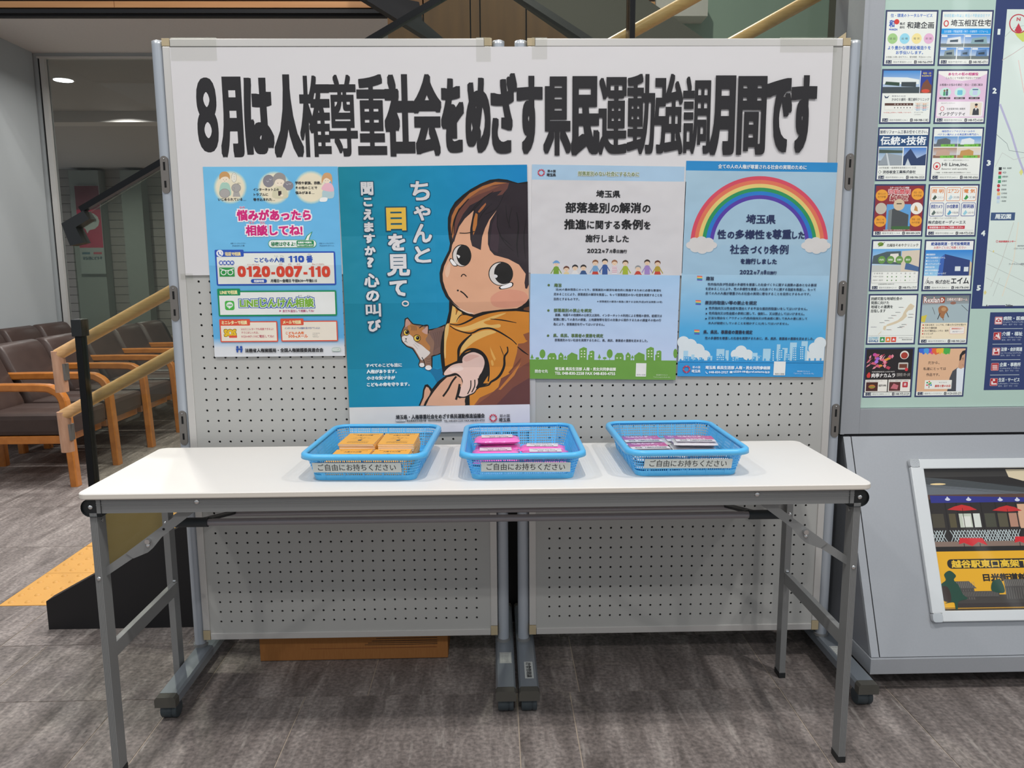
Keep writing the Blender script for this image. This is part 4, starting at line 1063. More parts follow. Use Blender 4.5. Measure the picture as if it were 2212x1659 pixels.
def ad2(s):
    s.T('地域密着30年以上 埼玉の不動産会社です', 6, 7, 93, 13, '#6ac4ea', 0, 1); s.ring(11, 24, 4, 5, 2, '#d03a40', 14); s.T('埼玉相互住宅', 20, 17, 96, 29, '#2c3038', .6)
    s.R(3, 33, 97, 43, '#1a9ce8'); s.T('注文建築・不動産売買・仲介・分譲販売・リフォーム', 8, 36, 92, 40.5, '#e0f4ff', 0, 1)
    for (x0, y0, x1, y1, c) in ((3, 44, 47, 66, '#dfe6ea'), (48, 44, 97, 66, '#8fb0b8'), (3, 67, 34, 88, '#8a9a9a'), (36, 67, 62, 88, '#6f90b8'), (63, 67, 97, 88, '#5a7fae')):
        photo(s, x0, y0, x1, y1, '#4a8fd8', '#6f7a7a', [([(.25, .75), (.3, .3), (.85, .15), (.9, .75)], c), ([(.4, .6), (.4, .45), (.75, .38), (.75, .6)], '#33485a')]); s.R(x0+1, y0+1, x0+12, y0+4, '#f2f4f4')
def ad3(s):
    photo(s, 3, 3, 74, 44, '#3f8fd8', '#3f4a50', [([(.0, .6), (.0, .28), (.65, .3), (.98, .4), (.98, .6)], '#e8efee'), ([(.05, .62), (.08, .48), (.45, .52), (.45, .68)], '#2f4a3a'), ([(.5, .7), (.5, .5), (.9, .5), (.9, .72)], '#39444a')])
    s.R(75, 3, 97, 44, '#2a3f9a'); s.T('モカ・ロ', 79, 6, 94, 9.5, '#f0d850', .4, 1); s.T('キッズランド', 77, 11, 95, 14, '#f0d850', .4, 1); s.poly([(75, 44), (80, 26), (88, 18), (93, 26), (97, 30), (97, 44)], '#7a4a34'); s.E(86, 40, 8, 3.5, '#d8503a', 12)
    s.T('医療法人社団', 22, 48, 48, 50.5, '#667', 0, 1); s.poly([(7, 48), (12, 51), (17, 48), (14, 53), (9, 53)], '#40506a'); s.T('かみむら歯科・矯正歯科クリニック', 22, 52.5, 94, 58, '#4a4f58', .2)
    s.R(9, 62, 64, 66.5, '#5a3a30'); [s.T(t, 27+6*i, 62.8, 30+6*i, 65.8, '#e8e0da', 0, 1) for i, t in enumerate('月火水木金土')]
    s.R(9, 66.5, 64, 74.5, '#d8d4cc'); s.R(9.5, 67, 63.5, 74, '#f2f2ec'); [s.E(28.5+6*i, 70.5, 1.1, 1.1, '#444', 8) for i in range(6)]
    for i, c in enumerate(('#e89a5a', '#555f66', '#d05a60', '#5a9ad0')): s.R(67, 62+3.6*i, 94, 62.4+3.6*i, c); s.T('矯正・審美', 70, 63+3.6*i, 90, 65+3.6*i, c, 0, 1)
    s.T('※14日以上お休みして診療しております。', 8, 78, 62, 80.5, '#d0403a', 0, 1); s.T('ホームページは', 67, 78, 84, 80, '#555', 0, 1); s.T('こちらから', 67, 82, 80, 84, '#555', 0, 1)
def ad4(s):
    s.R(3, 3, 97, 89, '#e6c6e0'); s.poly([(3, 3), (97, 3), (97, 8), (75, 18), (50, 21), (25, 18), (3, 8)], '#f4f2ee', False)
    s.T('あなたの街の相談役', 22, 6, 80, 11.5, '#c83a86', .5); s.T('こんなことでお困りではないですか?', 18, 14, 85, 18, '#4a4048', .1, 1)
    s.T('お客様のお悩みを親切・安心・迅速に解決', 7, 26, 90, 30.5, '#4a4048', .15, 1)
    for i in range(3):
        s.E(19+28.5*i, 42, 11, 8.5, '#c8ece2', 18); s.R(8+28.5*i, 51, 29+28.5*i, 54.5, '#4a3a40'); s.T('相続・遺言', 11+28.5*i, 51.8, 26+28.5*i, 53.8, '#e8e0e4', 0, 1)
    s.E(17, 39, 2, 2.2, '#8a6a4a', 8); s.R(15, 41, 19, 48, '#4aa070'); s.E(22, 38, 2, 2.2, '#5a4a40', 8); s.R(20, 40, 24, 48, '#50607a'); s.rr(42, 38, 52, 47, 2, '#6ac0d8'); s.R(71, 36, 82, 38, '#5a6a9a'); s.R(72, 39, 81, 47, '#c8d4f0')
    s.rr(5, 59, 94, 87, 3, '#f4f0f2'); s.T('相続専門の社労士が、', 12, 61, 40, 63, '#777', 0, 1); s.ring(15, 72, 3.5, 4, 1, '#d04a60', 12); s.T('社会保険労務士事務所', 24, 70.5, 60, 74.5, '#555', .1, 1); s.T('インテグリティ', 9, 78, 60, 85, '#3f3f48', .4)
    s.R(69, 61, 91, 84, '#e9dfcc'); s.poly([(74, 84), (75, 73), (80, 70), (86, 73), (87, 84)], '#3a3d44'); s.poly([(78.5, 71), (80.5, 76), (82.5, 71)], '#f0f0f0'); s.E(80.5, 67.5, 2.6, 3.4, '#d8a888', 12); s.E(80.5, 64.8, 2.9, 2.2, '#2a2224', 12)
def ad5(s):
    s.T('屋根リフォーム工事お任せください。', 4, 5.5, 96, 12, '#2c3a5a', .25); s.R(3, 14.5, 97, 36, '#1f4a7a'); s.T('伝統×技術', 6, 17, 94, 33, '#eef4f6', 1.1, 2)
    photo(s, 4, 38, 50, 71, '#6f9ac0', '#8a929a', [([(0, .95), (.3, .3), (1, .45), (1, 1)], '#98a2aa'), ([(.3, .3), (.36, .3), (.5, 1), (.42, 1)], '#d0d8dc'), ([(0, .3), (0, .1), (1, .15), (1, .3)], '#4a5a50')])
    photo(s, 52, 38, 96, 71, '#3f7fd0', '#45506a', [([(0, 1), (0, .5), (.3, .05), (.6, .6), (1, .35), (1, 1)], '#2a3f68'), ([(.1, 1), (.2, .6), (.35, 1)], '#c8d4dc')])
    s.T('1897年創業 一級建築板金技能士のいる店', 6, 73.5, 78, 77, '#444', 0, 1); s.ring(8, 83, 3, 3.2, .7, '#333', 4); s.T('渋谷板金工業株式会社', 14, 80, 78, 86, '#2f3440', .4); s.R(5, 88, 95, 88.4, '#bbb')
def ad6(s):
    s.T('越谷西エリアのリフォームなら', 18, 5.5, 82, 9.5, '#3a6ac8', .2, 1); s.T('ベテラン職人による高品質な専門店へ', 10, 11.5, 90, 15.5, '#3a6ac8', .2, 1)
    for (x0, y0, x1, y1, sk, g_, c, hh) in ((4, 17, 50, 36, '#4a8ac8', '#6a7078', '#5f6a70', 1), (51, 17, 96, 36, '#4f94d8', '#5a8a4a', '#e4ecf0', 2), (4, 38, 50, 57, '#b48a70', '#8a6a58', '#c8a894', 3), (51, 38, 96, 57, '#e4d4bc', '#b08a5a', '#c89a5a', 4)):
        photo(s, x0, y0, x1, y1, sk, g_, [([(.1, .8), (.15, .3), (.5, .15), (.7, .35), (.7, .8)], c)]); s.R(x0+14 if hh % 2 else x0+12, y1-4.5, x1-5, y1, '#7cc84a'); s.T('外壁工事', x0+20, y1-3.8, x1-9, y1-.8, '#35502a', 0, 1)
    s.T('総合リフォーム専門店 株式会社ハイライン', 26, 60, 75, 62.5, '#777', 0, 1); s.ring(13, 72, 6.5, 6.5, 1.4, '#c83a40', 16); s.E(13, 73, 2.8, 2.8, '#d8303a', 10)
    s.T('Hi Line,inc.', 23, 66, 74, 73, '#2c3038', .5, 2); s.T('Exterior wall specialty', 23, 76, 73, 79.5, '#444', .1, 1); s.T('ご相談・お見積は無料!(受付時間)8:00〜18:00', 10, 83, 80, 86, '#555', 0, 1); s.R(5, 88, 95, 88.4, '#bbb')
def ad7(s):
    s.R(3, 3, 97, 97, '#8f2a34'); s.T('エターナルプレイス越谷', 30, 5, 68, 8.5, '#f4ecec', .2, 1); s.OT('弥勒霊廟', 28, 10, 70, 19, '#d0404a', '#f4e6e6', .45, 1.5); s.OT('納骨堂', 32, 21, 66, 31, '#9a2030', '#f6eadc', .6, 1.8)
    s.R(26, 38, 74, 86, '#5fa0d8'); s.poly([(30, 86), (30, 52), (40, 46), (70, 58), (70, 86)], '#4a4f52'); s.poly([(30, 86), (30, 50), (37, 47), (37, 86)], '#7d8486'); s.R(38, 80, 74, 86, '#3f6a3a')
    for (x, y, c, t) in ((15, 21, '#f0a436', '安心の'), (85, 19, '#f0a436', '宗旨・宗派'), (15, 70, '#f0a436', '海にも'), (85, 70, '#f0a436', '葬儀・法要')):
        s.E(x, y, 12, 11, c, 20); s.T(t, x-8, y-5, x+8, y-1, '#6a3a1a', 0, 1); s.T('永代供養', x-8, y+1, x+8, y+5, '#6a3a1a', 0, 1)
    s.E(15, 46, 11, 11, '#c8bfb0', 18); s.E(50, 39, 11, 11, '#d8c2a4', 18); s.R(45, 36, 55, 38, '#4a3f30'); s.E(85, 46, 12, 11.5, '#f0ece4', 18); s.poly([(80, 50), (82, 40), (86, 44), (88, 52)], '#c8945a')
    s.T('地域最大級の屋内納骨堂がオープン', 22, 86, 76, 88.6, '#f0e8e8', 0, 1)
def ad8(s):
    for i, (t, c, u) in enumerate((('照 明', '#e0843a', 'コンセント'), ('エアコン', '#e0843a', '交換'), ('電 気', '#e0843a', '工事'), ('防犯カメラ', '#3a4f9a', '取付'), ('EV自動車', '#3a4f9a', '充電設備'), ('照明器', '#3a4f9a', 'LED化'))):
        x, y = 5+31*(i % 3), 6+29*(i//3); s.rr(x, y, x+28, y+26, 3, '#f2f4ee', c, 1); s.T(t, x+3, y+3.5, x+25, y+11, c, .5); s.T(u, x+14, y+17, x+26, y+21, '#667', 0, 1)
        s.poly([(x+4, y+22), (x+9, y+14), (x+13, y+19), (x+8, y+24)], ('#4a5a50', '#b8d4e0', '#3f9a4a', '#5f6f6a', '#5aa8c8', '#9ad0e0')[i])
    s.T('オール電化リフォームもお承ります!', 6, 63, 60, 65.5, '#555', 0, 1); s.T('株式会社オーディーエス', 4, 69, 78, 75.5, '#33384a', .3); s.R(4, 79, 77, 85, '#c8283a'); s.T('地域密着の当社へご相談ください', 7, 80, 74, 84, '#f4e6e8', .2, 1); s.R(5, 87.5, 95, 87.9, '#bbb')
def ad9(s):
    s.E(18, 9, 6, 4, '#7a9a3a', 12); s.line([(14, 14), (22, 8), (26, 5)], 1, '#3a5a20'); s.T('北越谷そめやクリニック', 30, 8, 93, 14, '#3f3a34', .3)
    photo(s, 3, 18, 97, 62, '#6ab0e8', '#c9cdc9', [([(.0, .65), (.02, .3), (.3, .12), (.6, .1), (.62, .7)], '#4f5f64'), ([(.35, .55), (.38, .22), (.55, .2), (.58, .6)], '#e9e4da'), ([(.62, 1), (.62, .1), (1, .05), (1, 1)], '#dccfbc'), ([(.7, .9), (.72, .6), (1, .8), (1, 1)], '#4a6a9a')])
    for i, t in enumerate(('内科', '循環器', '皮膚科', '健診')): s.E(22+17.5*i, 39, 7.5, 7.5, '#6a9a4a', 16); s.T(t, 17.5+17.5*i, 37, 26.5+17.5*i, 41, '#eef4e6', .1, 1)
    s.R(4, 62, 96, 84, '#8a9088'); s.R(4.4, 62.4, 95.6, 83.6, '#f2f4ee'); s.T('診 療 時 間', 8, 64, 26, 67, '#444', 0, 1)
    for i, t in enumerate('月火水木金土日'): s.T(t, 34+9*i, 64, 37+9*i, 67, '#444', 0, 1); s.E(35.5+9*i, 72, 1.3, 1.3, '#5a8a4a' if i not in (3, 6) else '#ddd', 8); s.E(35.5+9*i, 79, 1.3, 1.3, '#5a8a4a' if i not in (3, 5, 6) else '#ddd', 8)
    s.T('9:00〜13:00', 7, 70, 27, 73, '#444', 0, 1); s.T('14:00〜18:00', 7, 77, 27, 80, '#444', 0, 1); s.T('北越谷駅西口徒歩3分', 18, 85, 50, 87.6, '#555', 0, 1)
def ad10(s):
    s.R(3, 3, 97, 19, '#f2f4f2'); s.T('給湯器関連・住宅設備関連', 13, 5, 90, 11.5, '#2a4a9a', .5); s.T('お困りごとはご相談ください', 19, 13, 83, 18, '#c83a40', .15)
    s.G(3, 20, 97, 70, '#2a86d8', '#2a86d8', '#9ad0f0', '#9ad0f0'); s.poly([(40, 70), (42, 28), (93, 40), (93, 70)], '#2a3f7a'); s.poly([(30, 70), (34, 34), (42, 28), (40, 70)], '#3a66b8'); s.R(64, 52, 75, 61, '#dfe8ec'); s.R(82, 53, 91, 62, '#dfe8ec'); s.poly([(93, 70), (93, 42), (97, 45), (97, 70)], '#d8c8a4')
    for i, t in enumerate(('■給湯器設計', '■ガス給湯暖房システム', '■ユニットバス', '■システムキッチン', '■電気温水器', '■住宅設備機器の', '　販売・施工・リフォームなど')): s.T(t, 5, 27+6.1*i, 5+[18, 38, 24, 30, 18, 27, 42][i], 30.5+6.1*i, '#e8f2f8', .15, 1)
    s.R(3, 70, 97, 89, '#f0f3ee'); s.line([(6, 86), (12, 73)], .7, '#223'); s.T('Aim', 9, 78, 23, 86, '#2a2f3a', .2); s.T('株式会社', 27, 78, 56, 86, '#2a2f3a', .4); s.T('エイム', 58, 74, 94, 86, '#20242c', .9)
def ad11(s):
    for i, (t, x1) in enumerate((('持続可能な地域社会の', 68), ('発展に向けた', 42), ('地域との連携を', 50), ('目指します', 36))): s.T(t, 5+.5*i, 6+8*i, x1, 12.5+8*i, '#2f3638', .4)
    s.poly([(82, 22), (86, 19), (94, 24), (90, 31), (82, 33), (78, 38), (80, 44), (72, 52), (60, 58), (48, 62), (40, 64), (40, 60), (52, 56), (62, 52), (70, 44), (73, 36), (76, 31)], '#dccdb0'); s.poly([(34, 63), (40, 62), (38, 72), (33, 70)], '#dccdb0'); s.line([(24, 80), (30, 74)], 1, '#dccdb0')
    random.seed(5)
    for (x, y) in ((62, 26), (56, 36), (48, 42), (42, 47), (35, 52), (25, 56), (83, 40), (82, 46), (70, 60), (66, 64), (62, 66), (40, 70)): s.R(x, y, x+9, y+.8, '#4a4f54'); s.E(x+10, y+.8, .6, .6, '#d04a40', 6)
    s.T('全国主要拠点', 8, 64, 20, 66, '#889', 0, 1); s.R(4, 82, 96, 82.4, '#999'); s.T('SUSTAINABLE', 5, 84.5, 25, 86.8, '#3aa0c8', .2, 1); s.T('DEVELOPMENT', 5, 87.6, 25, 89.6, '#3aa0c8', .2, 1); s.T('GOALS', 5, 90.5, 25, 95, '#3a6a9a', .6, 1)
    for i, c in enumerate(('#3f9a50', '#e8883a', '#e0503a')): s.R(28+11.5*i, 85, 38+11.5*i, 95, c); s.poly([(30+11.5*i, 92), (33+11.5*i, 87), (36+11.5*i, 92)], '#eef')
    s.T('東西石灯株式会社', 73, 89, 94, 92, '#555', 0, 1); s.T('東京都千代田区丸の内', 66, 86, 94, 87.6, '#777', 0, 1)
def ad12(s):
    photo(s, 3, 3, 97, 57, '#6f787a', '#b4c4c8', [([(0, .9), (0, .35), (1, .3), (1, 1), (0, 1)], '#a9bcc2'), ([(.0, .95), (.0, .75), (.12, .7), (.08, .98)], '#d8c84a')])
    s.poly([(38, 38), (36, 28), (42, 23), (52, 25), (56, 32), (50, 40), (48, 48), (42, 46)], '#a8734a', True); s.E(47, 30, 5, 4, '#c89a6a', 12); s.line([(40, 38), (36, 50)], 1.6, '#2a2a2c'); s.line([(53, 36), (58, 46)], 1.4, '#2a2a2c'); s.line([(46, 46), (48, 52)], 1.6, '#8a5a3a'); s.E(65, 18, 6, 3, '#9a6a5a', 10); s.line([(24, 26), (30, 40)], .8, '#444'); s.line([(82, 22), (96, 34)], .8, '#333')
    s.OT('Rexlan', 6, 6, 38, 17, '#f2f0ee', '#a04a30', .5, 1.6); s.rr(38, 6, 48, 18, 3, '#a04a30'); s.T('D', 40, 8, 46, 16, '#f2e6e0', 1); s.OT('日帰老犬介護ホーム', 52, 8, 93, 14, '#f2f2ee', '#a05a40', .2, .8)
    s.R(3, 57, 97, 89, '#f4e6c8')
    for i, (t, x1) in enumerate((('元気な老犬・シニア犬、介護の犬の日中お預かり', 94), ('犬の介護相談', 36), ('犬の介護用品レンタル・販売', 60), ('トリミング', 29))): s.E(8, 61+5.8*i, 1.5, 1.5, '#c8403a', 8); s.T(t, 11, 59+5.8*i, x1, 63+5.8*i, '#4a4440', .15, 1)
    s.rr(62, 65, 92, 79, 2, '#f6f2ea', '#e08a80', .5); s.T('動物病院向かい', 66, 67, 88, 70.5, '#d0503a', .2, 1); s.T('越谷犬猫クリニック', 68, 73, 90, 76, '#4a5a8a', 0, 1); s.T('平日・祝日共通', 6, 84, 26, 86, '#887', 0, 1)
def ad13(s):
    s.R(3, 3, 97, 60, '#1d1618'); random.seed(9)
    for k in range(26):
        x, y = random.uniform(12, 62), random.uniform(12, 38); a = random.uniform(0, PI); L = random.uniform(5, 11)
        s.poly([(x, y), (x+L*math.cos(a), y+L*.45*math.sin(a)), (x+L*math.cos(a)-3, y+L*.45*math.sin(a)+5), (x-4, y+4)], ['#d8607a', '#e890a0', '#c04058', '#f0b0b8'][k % 4])
    for (x, y, c) in ((26, 22, '#a86ad0'), (24, 28, '#b07ae0'), (20, 14, '#d050a0')): s.E(x, y, 4, 3.4, c, 10)
    for (x, y) in ((44, 24), (33, 36), (48, 22)): s.E(x, y, 4, 2.2, '#e89a3a', 10)
    s.E(80, 15, 9, 8.5, '#e6e2da', 18); s.E(80, 16, 7, 6.5, '#a83828', 16); s.rr(69, 30, 89, 44, 2, '#c9c4bc'); s.R(71, 33, 87, 41, '#6f3a28'); s.E(86, 44, 3.4, 3.4, '#d8303a', 12)
    s.T('地場肉問屋直営 A5和牛専門', 16, 47, 62, 49.5, '#e8e4e0', 0, 1); s.poly([(8, 60), (6, 55), (11, 49), (14, 56), (11, 61)], '#d83a34', True); s.T('肉亭ナカムラ', 16, 51, 64, 60, '#f0ecea', .6); s.T('営業時間 17時〜23時', 67, 51, 94, 58, '#bbb6b0', 0, 1)
    s.R(3, 60, 97, 97, '#1d1618'); s.R(4, 64, 49, 88.5, '#f0ece4'); s.R(51, 64, 96, 88.5, '#f0ece4'); s.T('肉問屋が考えた和牛バーガー', 6, 65.5, 40, 68, '#444', 0, 1); s.T('1番人気 特選和牛焼肉 定番商品', 53, 65.5, 92, 68, '#444', 0, 1)
    s.R(6, 69, 30, 87, '#4a1f1a'); s.E(18, 78, 7, 4, '#c87a3a', 12); s.R(12, 78, 24, 80, '#6a9a3a'); s.T('BEEFTOWN', 32, 74, 47, 78, '#333', .3, 1); s.R(53, 69, 76, 87, '#5a2a28'); s.poly([(56, 82), (62, 72), (72, 76), (70, 84)], '#c8707a'); s.rr(80, 69, 91, 80, 1.5, '#c02a38'); s.T('焼', 83, 71, 88, 77, '#f0e0e0', .3)
def ad14(s):
    s.R(3, 3, 97, 89, '#e6b994'); random.seed(2)
    for i in range(26):
        x = 5+random.random()*58; c = ['#3a6ad8', '#4aa0e0', '#8a4ac0', '#e04a8a', '#e8683a', '#f0b83a', '#b8d04a', '#4ab04a'][min(7, int((x-5)/58*8))]
        s.poly([(max(3, x-5), 3), (x+5, 3), (x+4, 7+random.random()*8), (x, 9+random.random()*6), (max(3.5, x-4), 6+random.random()*6)], c, True)
    s.T('だから、', 23, 28, 46, 34, '#4a3a34', .2); s.T('私達にとっては', 14, 40, 60, 46, '#4a3a34', .2); s.T('作品です。', 21, 52, 48, 58, '#4a3a34', .2)
    s.poly([(66, 89), (69, 62), (74, 48), (84, 41), (97, 44), (97, 89)], '#474a52'); s.poly([(82, 44), (86, 40), (97, 42), (97, 89), (84, 89)], '#e4ecf4'); s.poly([(85, 42), (86, 28), (90, 12), (97, 9), (97, 40), (91, 44)], '#d0a080'); s.poly([(86, 28), (86, 16), (91, 8), (97, 6), (97, 13), (91, 17), (89, 26)], '#241e1e'); s.line([(91, 23), (95, 22)], .9, '#2a2222'); s.E(93.5, 25.5, 1, .8, '#2a2222', 6); s.line([(92, 36), (96, 36.5)], .7, '#a06a5a')
    s.rr(19, 66, 74, 84, 1, '#f2f2ea')
    for (x, y, c) in ((24, 71, '#3aa05a'), (28, 69, '#e07a3a'), (31, 72, '#4ab04a'), (24, 76, '#d84a5a'), (32, 76, '#3a90c8'), (28, 74, '#3aa05a')): s.E(x, y, 2, 1.8, c, 8)
    s.R(27.4, 75, 28.8, 82, '#7a5a3a'); s.T('株 式 会 社', 48, 70, 64, 72, '#555', 0, 1); s.T('屋根と壁のお店', 40, 75.5, 72, 80.5, '#c8403a', .4)
ads = [(k1, (310, 72), (688, 72), (283, 472), ad1, 'D-3', '越谷市東越谷1-21-5', '048-966-0909', 'advert with four pastel circles, top of the left column'),
       (k1, (708, 72), (1085, 72), (680, 472), ad2, 'D-5', '越谷市登戸町1-52', '048-985-0711', 'advert with a blue strip over five building photos'),
       (k1, (284, 495), (657, 495), (257, 888), ad3, 'D-4', '越谷市相模町3-246-1', '048-988-1182', 'dental clinic advert with a wide building photo'),
       (k1, (678, 497), (1050, 497), (648, 888), ad4, 'D-2', '越谷市谷中町3206', '048-972-6160', 'pink advert with three mint circles and a portrait'),
       (k1, (256, 912), (627, 912), (233, 1298), ad5, 'D-4', '越谷市南越谷1-2902', '048-986-3553', 'advert with a dark blue band over two roof photos'),
       (k1, (647, 912), (1016, 912), (622, 1298), ad6, 'C-1', '越谷市平方2849-1', '048-940-6066', 'advert with four small photos and green tabs'),
       (k2, (231, -272), (597, -272), (211, 105), ad7, 'D-5', '越谷市蒲生1-14-8', '0800-800-3694', 'dark red advert with orange circles'),
       (k2, (617, -272), (983, -272), (592, 105), ad8, 'C-3', '越谷市北越谷1-4-8', '048-972-5281', 'advert with six rounded boxes and a red strip'),
       (k2, (210, 125), (570, 125), (187, 495), ad9, 'D-3', '越谷市北越谷4-21-10', '048-976-1717', 'clinic advert with green circles over a photo'),
       (k2, (590, 125), (950, 125), (565, 495), ad10, 'D-2', '越谷市大泊460-1', '048-978-6040', 'advert with a navy house under blue sky'),
       (k2, (188, 515), (543, 515), (168, 878), ad11, None, '', '', 'white advert with a beige outline map'),
       (k2, (565, 515), (922, 515), (542, 878), ad12, 'C-4', '越谷市弥栄町4-1', '048-940-2660', 'advert with a photo of a brown dog'),
       (k2, (163, 900), (517, 900), (143, 1257), ad13, 'C-3', '越谷市北越谷2-20-15', '048-972-5129', 'dark restaurant advert with sliced meat'),
       (k2, (540, 897), (893, 897), (515, 1253), ad14, 'C-1', '越谷市レイクタウン', '0120-335-271', 'peach advert with paint splashes and a man in a suit')]
for (cr, a, b, c, f, code, ad_, tel, lb) in ads:
    advert(cr, a, b, c, f, code, ad_, tel, lb, foot=code is not None)
# ---- snap frame poster on the sloping lower panel
ya, za, yc_, zc = 2.0, ZP, KY, ZB-.008
V = Vector((0, yc_-ya, zc-za)).normalized(); N = Vector((1, 0, 0)).cross(V)
O = Vector((KX, ya, za))+N*.001
s = Sheet(O, (1, 0, 0), V); s.crop(1860, 980, 3.3182)
a = s.m(312, 45); b = s.m(525, 1205); ti = s.m(415, 113); bi = s.m(607, 1125)
u0, v1, v0 = (a[0]+b[0])/2, a[1], b[1]; iu = (ti[0]+bi[0])/2; iv1, iv0 = ti[1], bi[1]; UE = W_-.03
sf = empty('snap_frame', 'white framed poster of a tea house on the sloping kiosk front', 'frame', loc=O)
mwS = Matrix(((1, 0, 0, O.x), (0, V.y, N.y, O.y), (0, V.z, N.z, O.z), (0, 0, 0, 1))); sf.matrix_basis = mwS
fwd = iu-u0
for (p, q, r1, r2) in ((u0, iu, v0+fwd*.6, v1-fwd*.6), (UE-fwd, UE, v0+fwd*.6, v1-fwd*.6)):
    MB().box(p, q, r1, r2, .0, .013, .0025).build('frame_bar', 'white_frame', sf)
MB().box(u0+fwd*.7, UE-fwd*.7, iv1, v1, .0, .0132, .0025).build('frame_bar', 'white_frame', sf)
MB().box(u0+fwd*.7, UE-fwd*.7, v0, iv0, .0, .0132, .0025).build('frame_bar', 'white_frame', sf)
for (p, r) in ((u0, v1-fwd*.62), (u0, v0)):
    MB().prism(rrect(p-.001, p+fwd*.72, r-.001 if r == v0 else r, r+fwd*.62+(.001 if r != v0 else 0), .007, 4), 'z', 0, .0142).build('chrome_corner', 'chrome', sf)
s.w, s.h = UE, v1; s.layer('picture'); s.d = .002
PO = s
def rectl(p, q, r, t, c): s.raw([(p, r), (q, r), (q, t), (p, t)], [(0, 1, 2, 3)], c)
rectl(iu-.002, UE-.01, iv0-.002, iv1+.002, '#f0b422')
vm = s.m(525, 655)[1]
rectl(iu-.002, UE-.01, vm, iv1+.002, '#24201f')
# the picture is mapped: x from the frame's inner left edge, y down
HP = lambda x, y: (iu+x*.00118, iv1-y*.00118*1.0)
sy = (iv1-iv0)/1010.0
s.H = lambda x, y: (iu+x*sy*.98, iv1-y*sy); s.cr = (0, 0, 1)
s.G(0, 0, 1300, 60, '#2a2624', '#2a2624', '#3a3836', '#3a3836')
s.poly([(0, 60), (300, 85), (800, 150), (1300, 190), (1300, 240), (700, 215), (0, 130)], '#4a4f52'); s.poly([(0, 110), (600, 165), (1300, 230), (1300, 270), (0, 190)], '#6a7076')
for k in range(9): s.line([(0, 70+7*k), (500, 110+8*k), (1250, 175+9*k)], 1.6, '#33373a')
s.poly([(640, 8), (900, 10), (1300, 15), (1300, 110), (760, 95), (655, 65)], '#e0d2b2')
s.E(105, 112, 60, 7, '#f4d8a0', 14); s.R(0, 190, 1300, 225, '#5a3f34')
s.poly([(30, 195), (1300, 235), (1300, 285), (30, 250)], '#2b2f8a')
for x in (160, 320, 560, 690, 900, 1100): s.E(x, 222+x*.02, 20, 10, '#d8dcf0', 10); s.poly([(x-12, 216+x*.02), (x, 200+x*.02), (x+12, 216+x*.02)], '#d8dcf0')
s.R(0, 250, 1300, 520, '#2a2422')
for (x0, x1, c) in ((20, 110, '#4a4436'), (150, 200, '#5a5238'), (225, 320, '#c8cfc0'), (330, 385, '#dfe4dc'), (420, 500, '#4a4a3c'), (520, 590, '#5a5440'), (600, 680, '#b88a74')): s.R(x0, 330, x1, 430, c)
s.R(680, 265, 860, 440, '#dcb090'); s.R(250, 350, 310, 425, '#e6e8e0')
for x in (130, 215, 325, 400, 510, 595, 665): s.R(x, 250, x+9, 520, '#1c1614')
random.seed(4)
for x in (10, 150, 240, 330, 410, 490, 570):
    for k in range(4):
        s.line([(x+22*k-10, 450), (x+22*k+34, 530)], 5, '#c9d6d8'); s.line([(x+22*k+34, 450), (x+22*k-10, 530)], 5, '#c9d6d8')
s.R(0, 530, 1300, 570, '#8a7468'); s.R(0, 566, 1300, 600, '#1e1a18')
for (x, y) in ((260, 290), (600, 300)):
    s.poly([(x-115, y+10), (x-60, y-12), (x, y-25), (x+60, y-12), (x+110, y+14), (x, y+20)], '#cc2a2a'); s.line([(x, y), (x, y+200)], 4, '#2a1a14')
for (x, y) in ((280, 505), (700, 500)):
    s.poly([(x-90, y+45), (x-75, y), (x+95, y+3), (x+125, y+55), (x+60, y+30), (x+10, y+60), (x-50, y+35)], '#d8242c'); s.line([(x-50, y+40), (x-50, y+85)], 5, '#1a1210'); s.line([(x+70, y+40), (x+70, y+80)], 5, '#1a1210')
yy = 600
s.R(0, yy, 1300, 1010, '#f0b422'); s.rr(80, 655, 1250, 722, 32, '#23201e')
s.layer('lettering'); s.T('越谷駅東口高架下にオープン', 112, 662, 1050, 716, '#f2c83a', 2.2, 2); s.T('日光街道越ヶ谷宿', 330, 760, 860, 812, '#241c14', 3, 2)
s.layer('picture')
s.R(90, 960, 1300, 990, '#3a3230'); s.R(90, 905, 1300, 962, '#45403c'); s.R(0, 990, 1300, 1010, '#4a3a20'); s.R(0, 993, 1300, 998, '#d8a030')
for (x0, x1, y0, y1) in ((110, 270, 810, 940), (480, 1250, 800, 940)):
    s.poly([(x0, y0), (x1-50, y0), (x1, y0+50), (x0, y0+50)], '#5a5652'); s.R(x0, y0+50, x1-20, 940, '#4c4845')
    for k in range(int((x1-x0)/14)): s.line([(x0+14*k+4, y0+4), (x0+14*k+8, y0+46)], 2, '#9a9690')
    for k in range(int((x1-x0)/18)): s.R(x0+18*k+4, y0+58, x0+18*k+6, 935, '#8a8680')
s.R(110, 880, 430, 920, '#4c4845'); [s.R(115+12*k, 884, 117+12*k, 916, '#8a8680') for k in range(26)]
for (pts, c) in (([(20, 960), (60, 940), (60, 890), (0, 880), (10, 830), (50, 800), (45, 760), (90, 735), (130, 770), (110, 800), (140, 840), (160, 900), (190, 930), (120, 950), (105, 1000), (90, 1000), (85, 955)], '#1f4a3a'), ([(0, 930), (10, 850), (50, 845), (70, 890), (60, 950)], '#3a2c26'), ([(380, 880), (390, 820), (430, 800), (460, 810), (470, 890)], '#1f4a3a')): s.poly(pts, c, True)
o = s.build('poster_print', PRG, parent=sf, one=True)
MB().box(iu-.01, UE-.01, iv0-.01, iv1+.01, .0008, .0018).build('poster_backing', 'gap', sf)

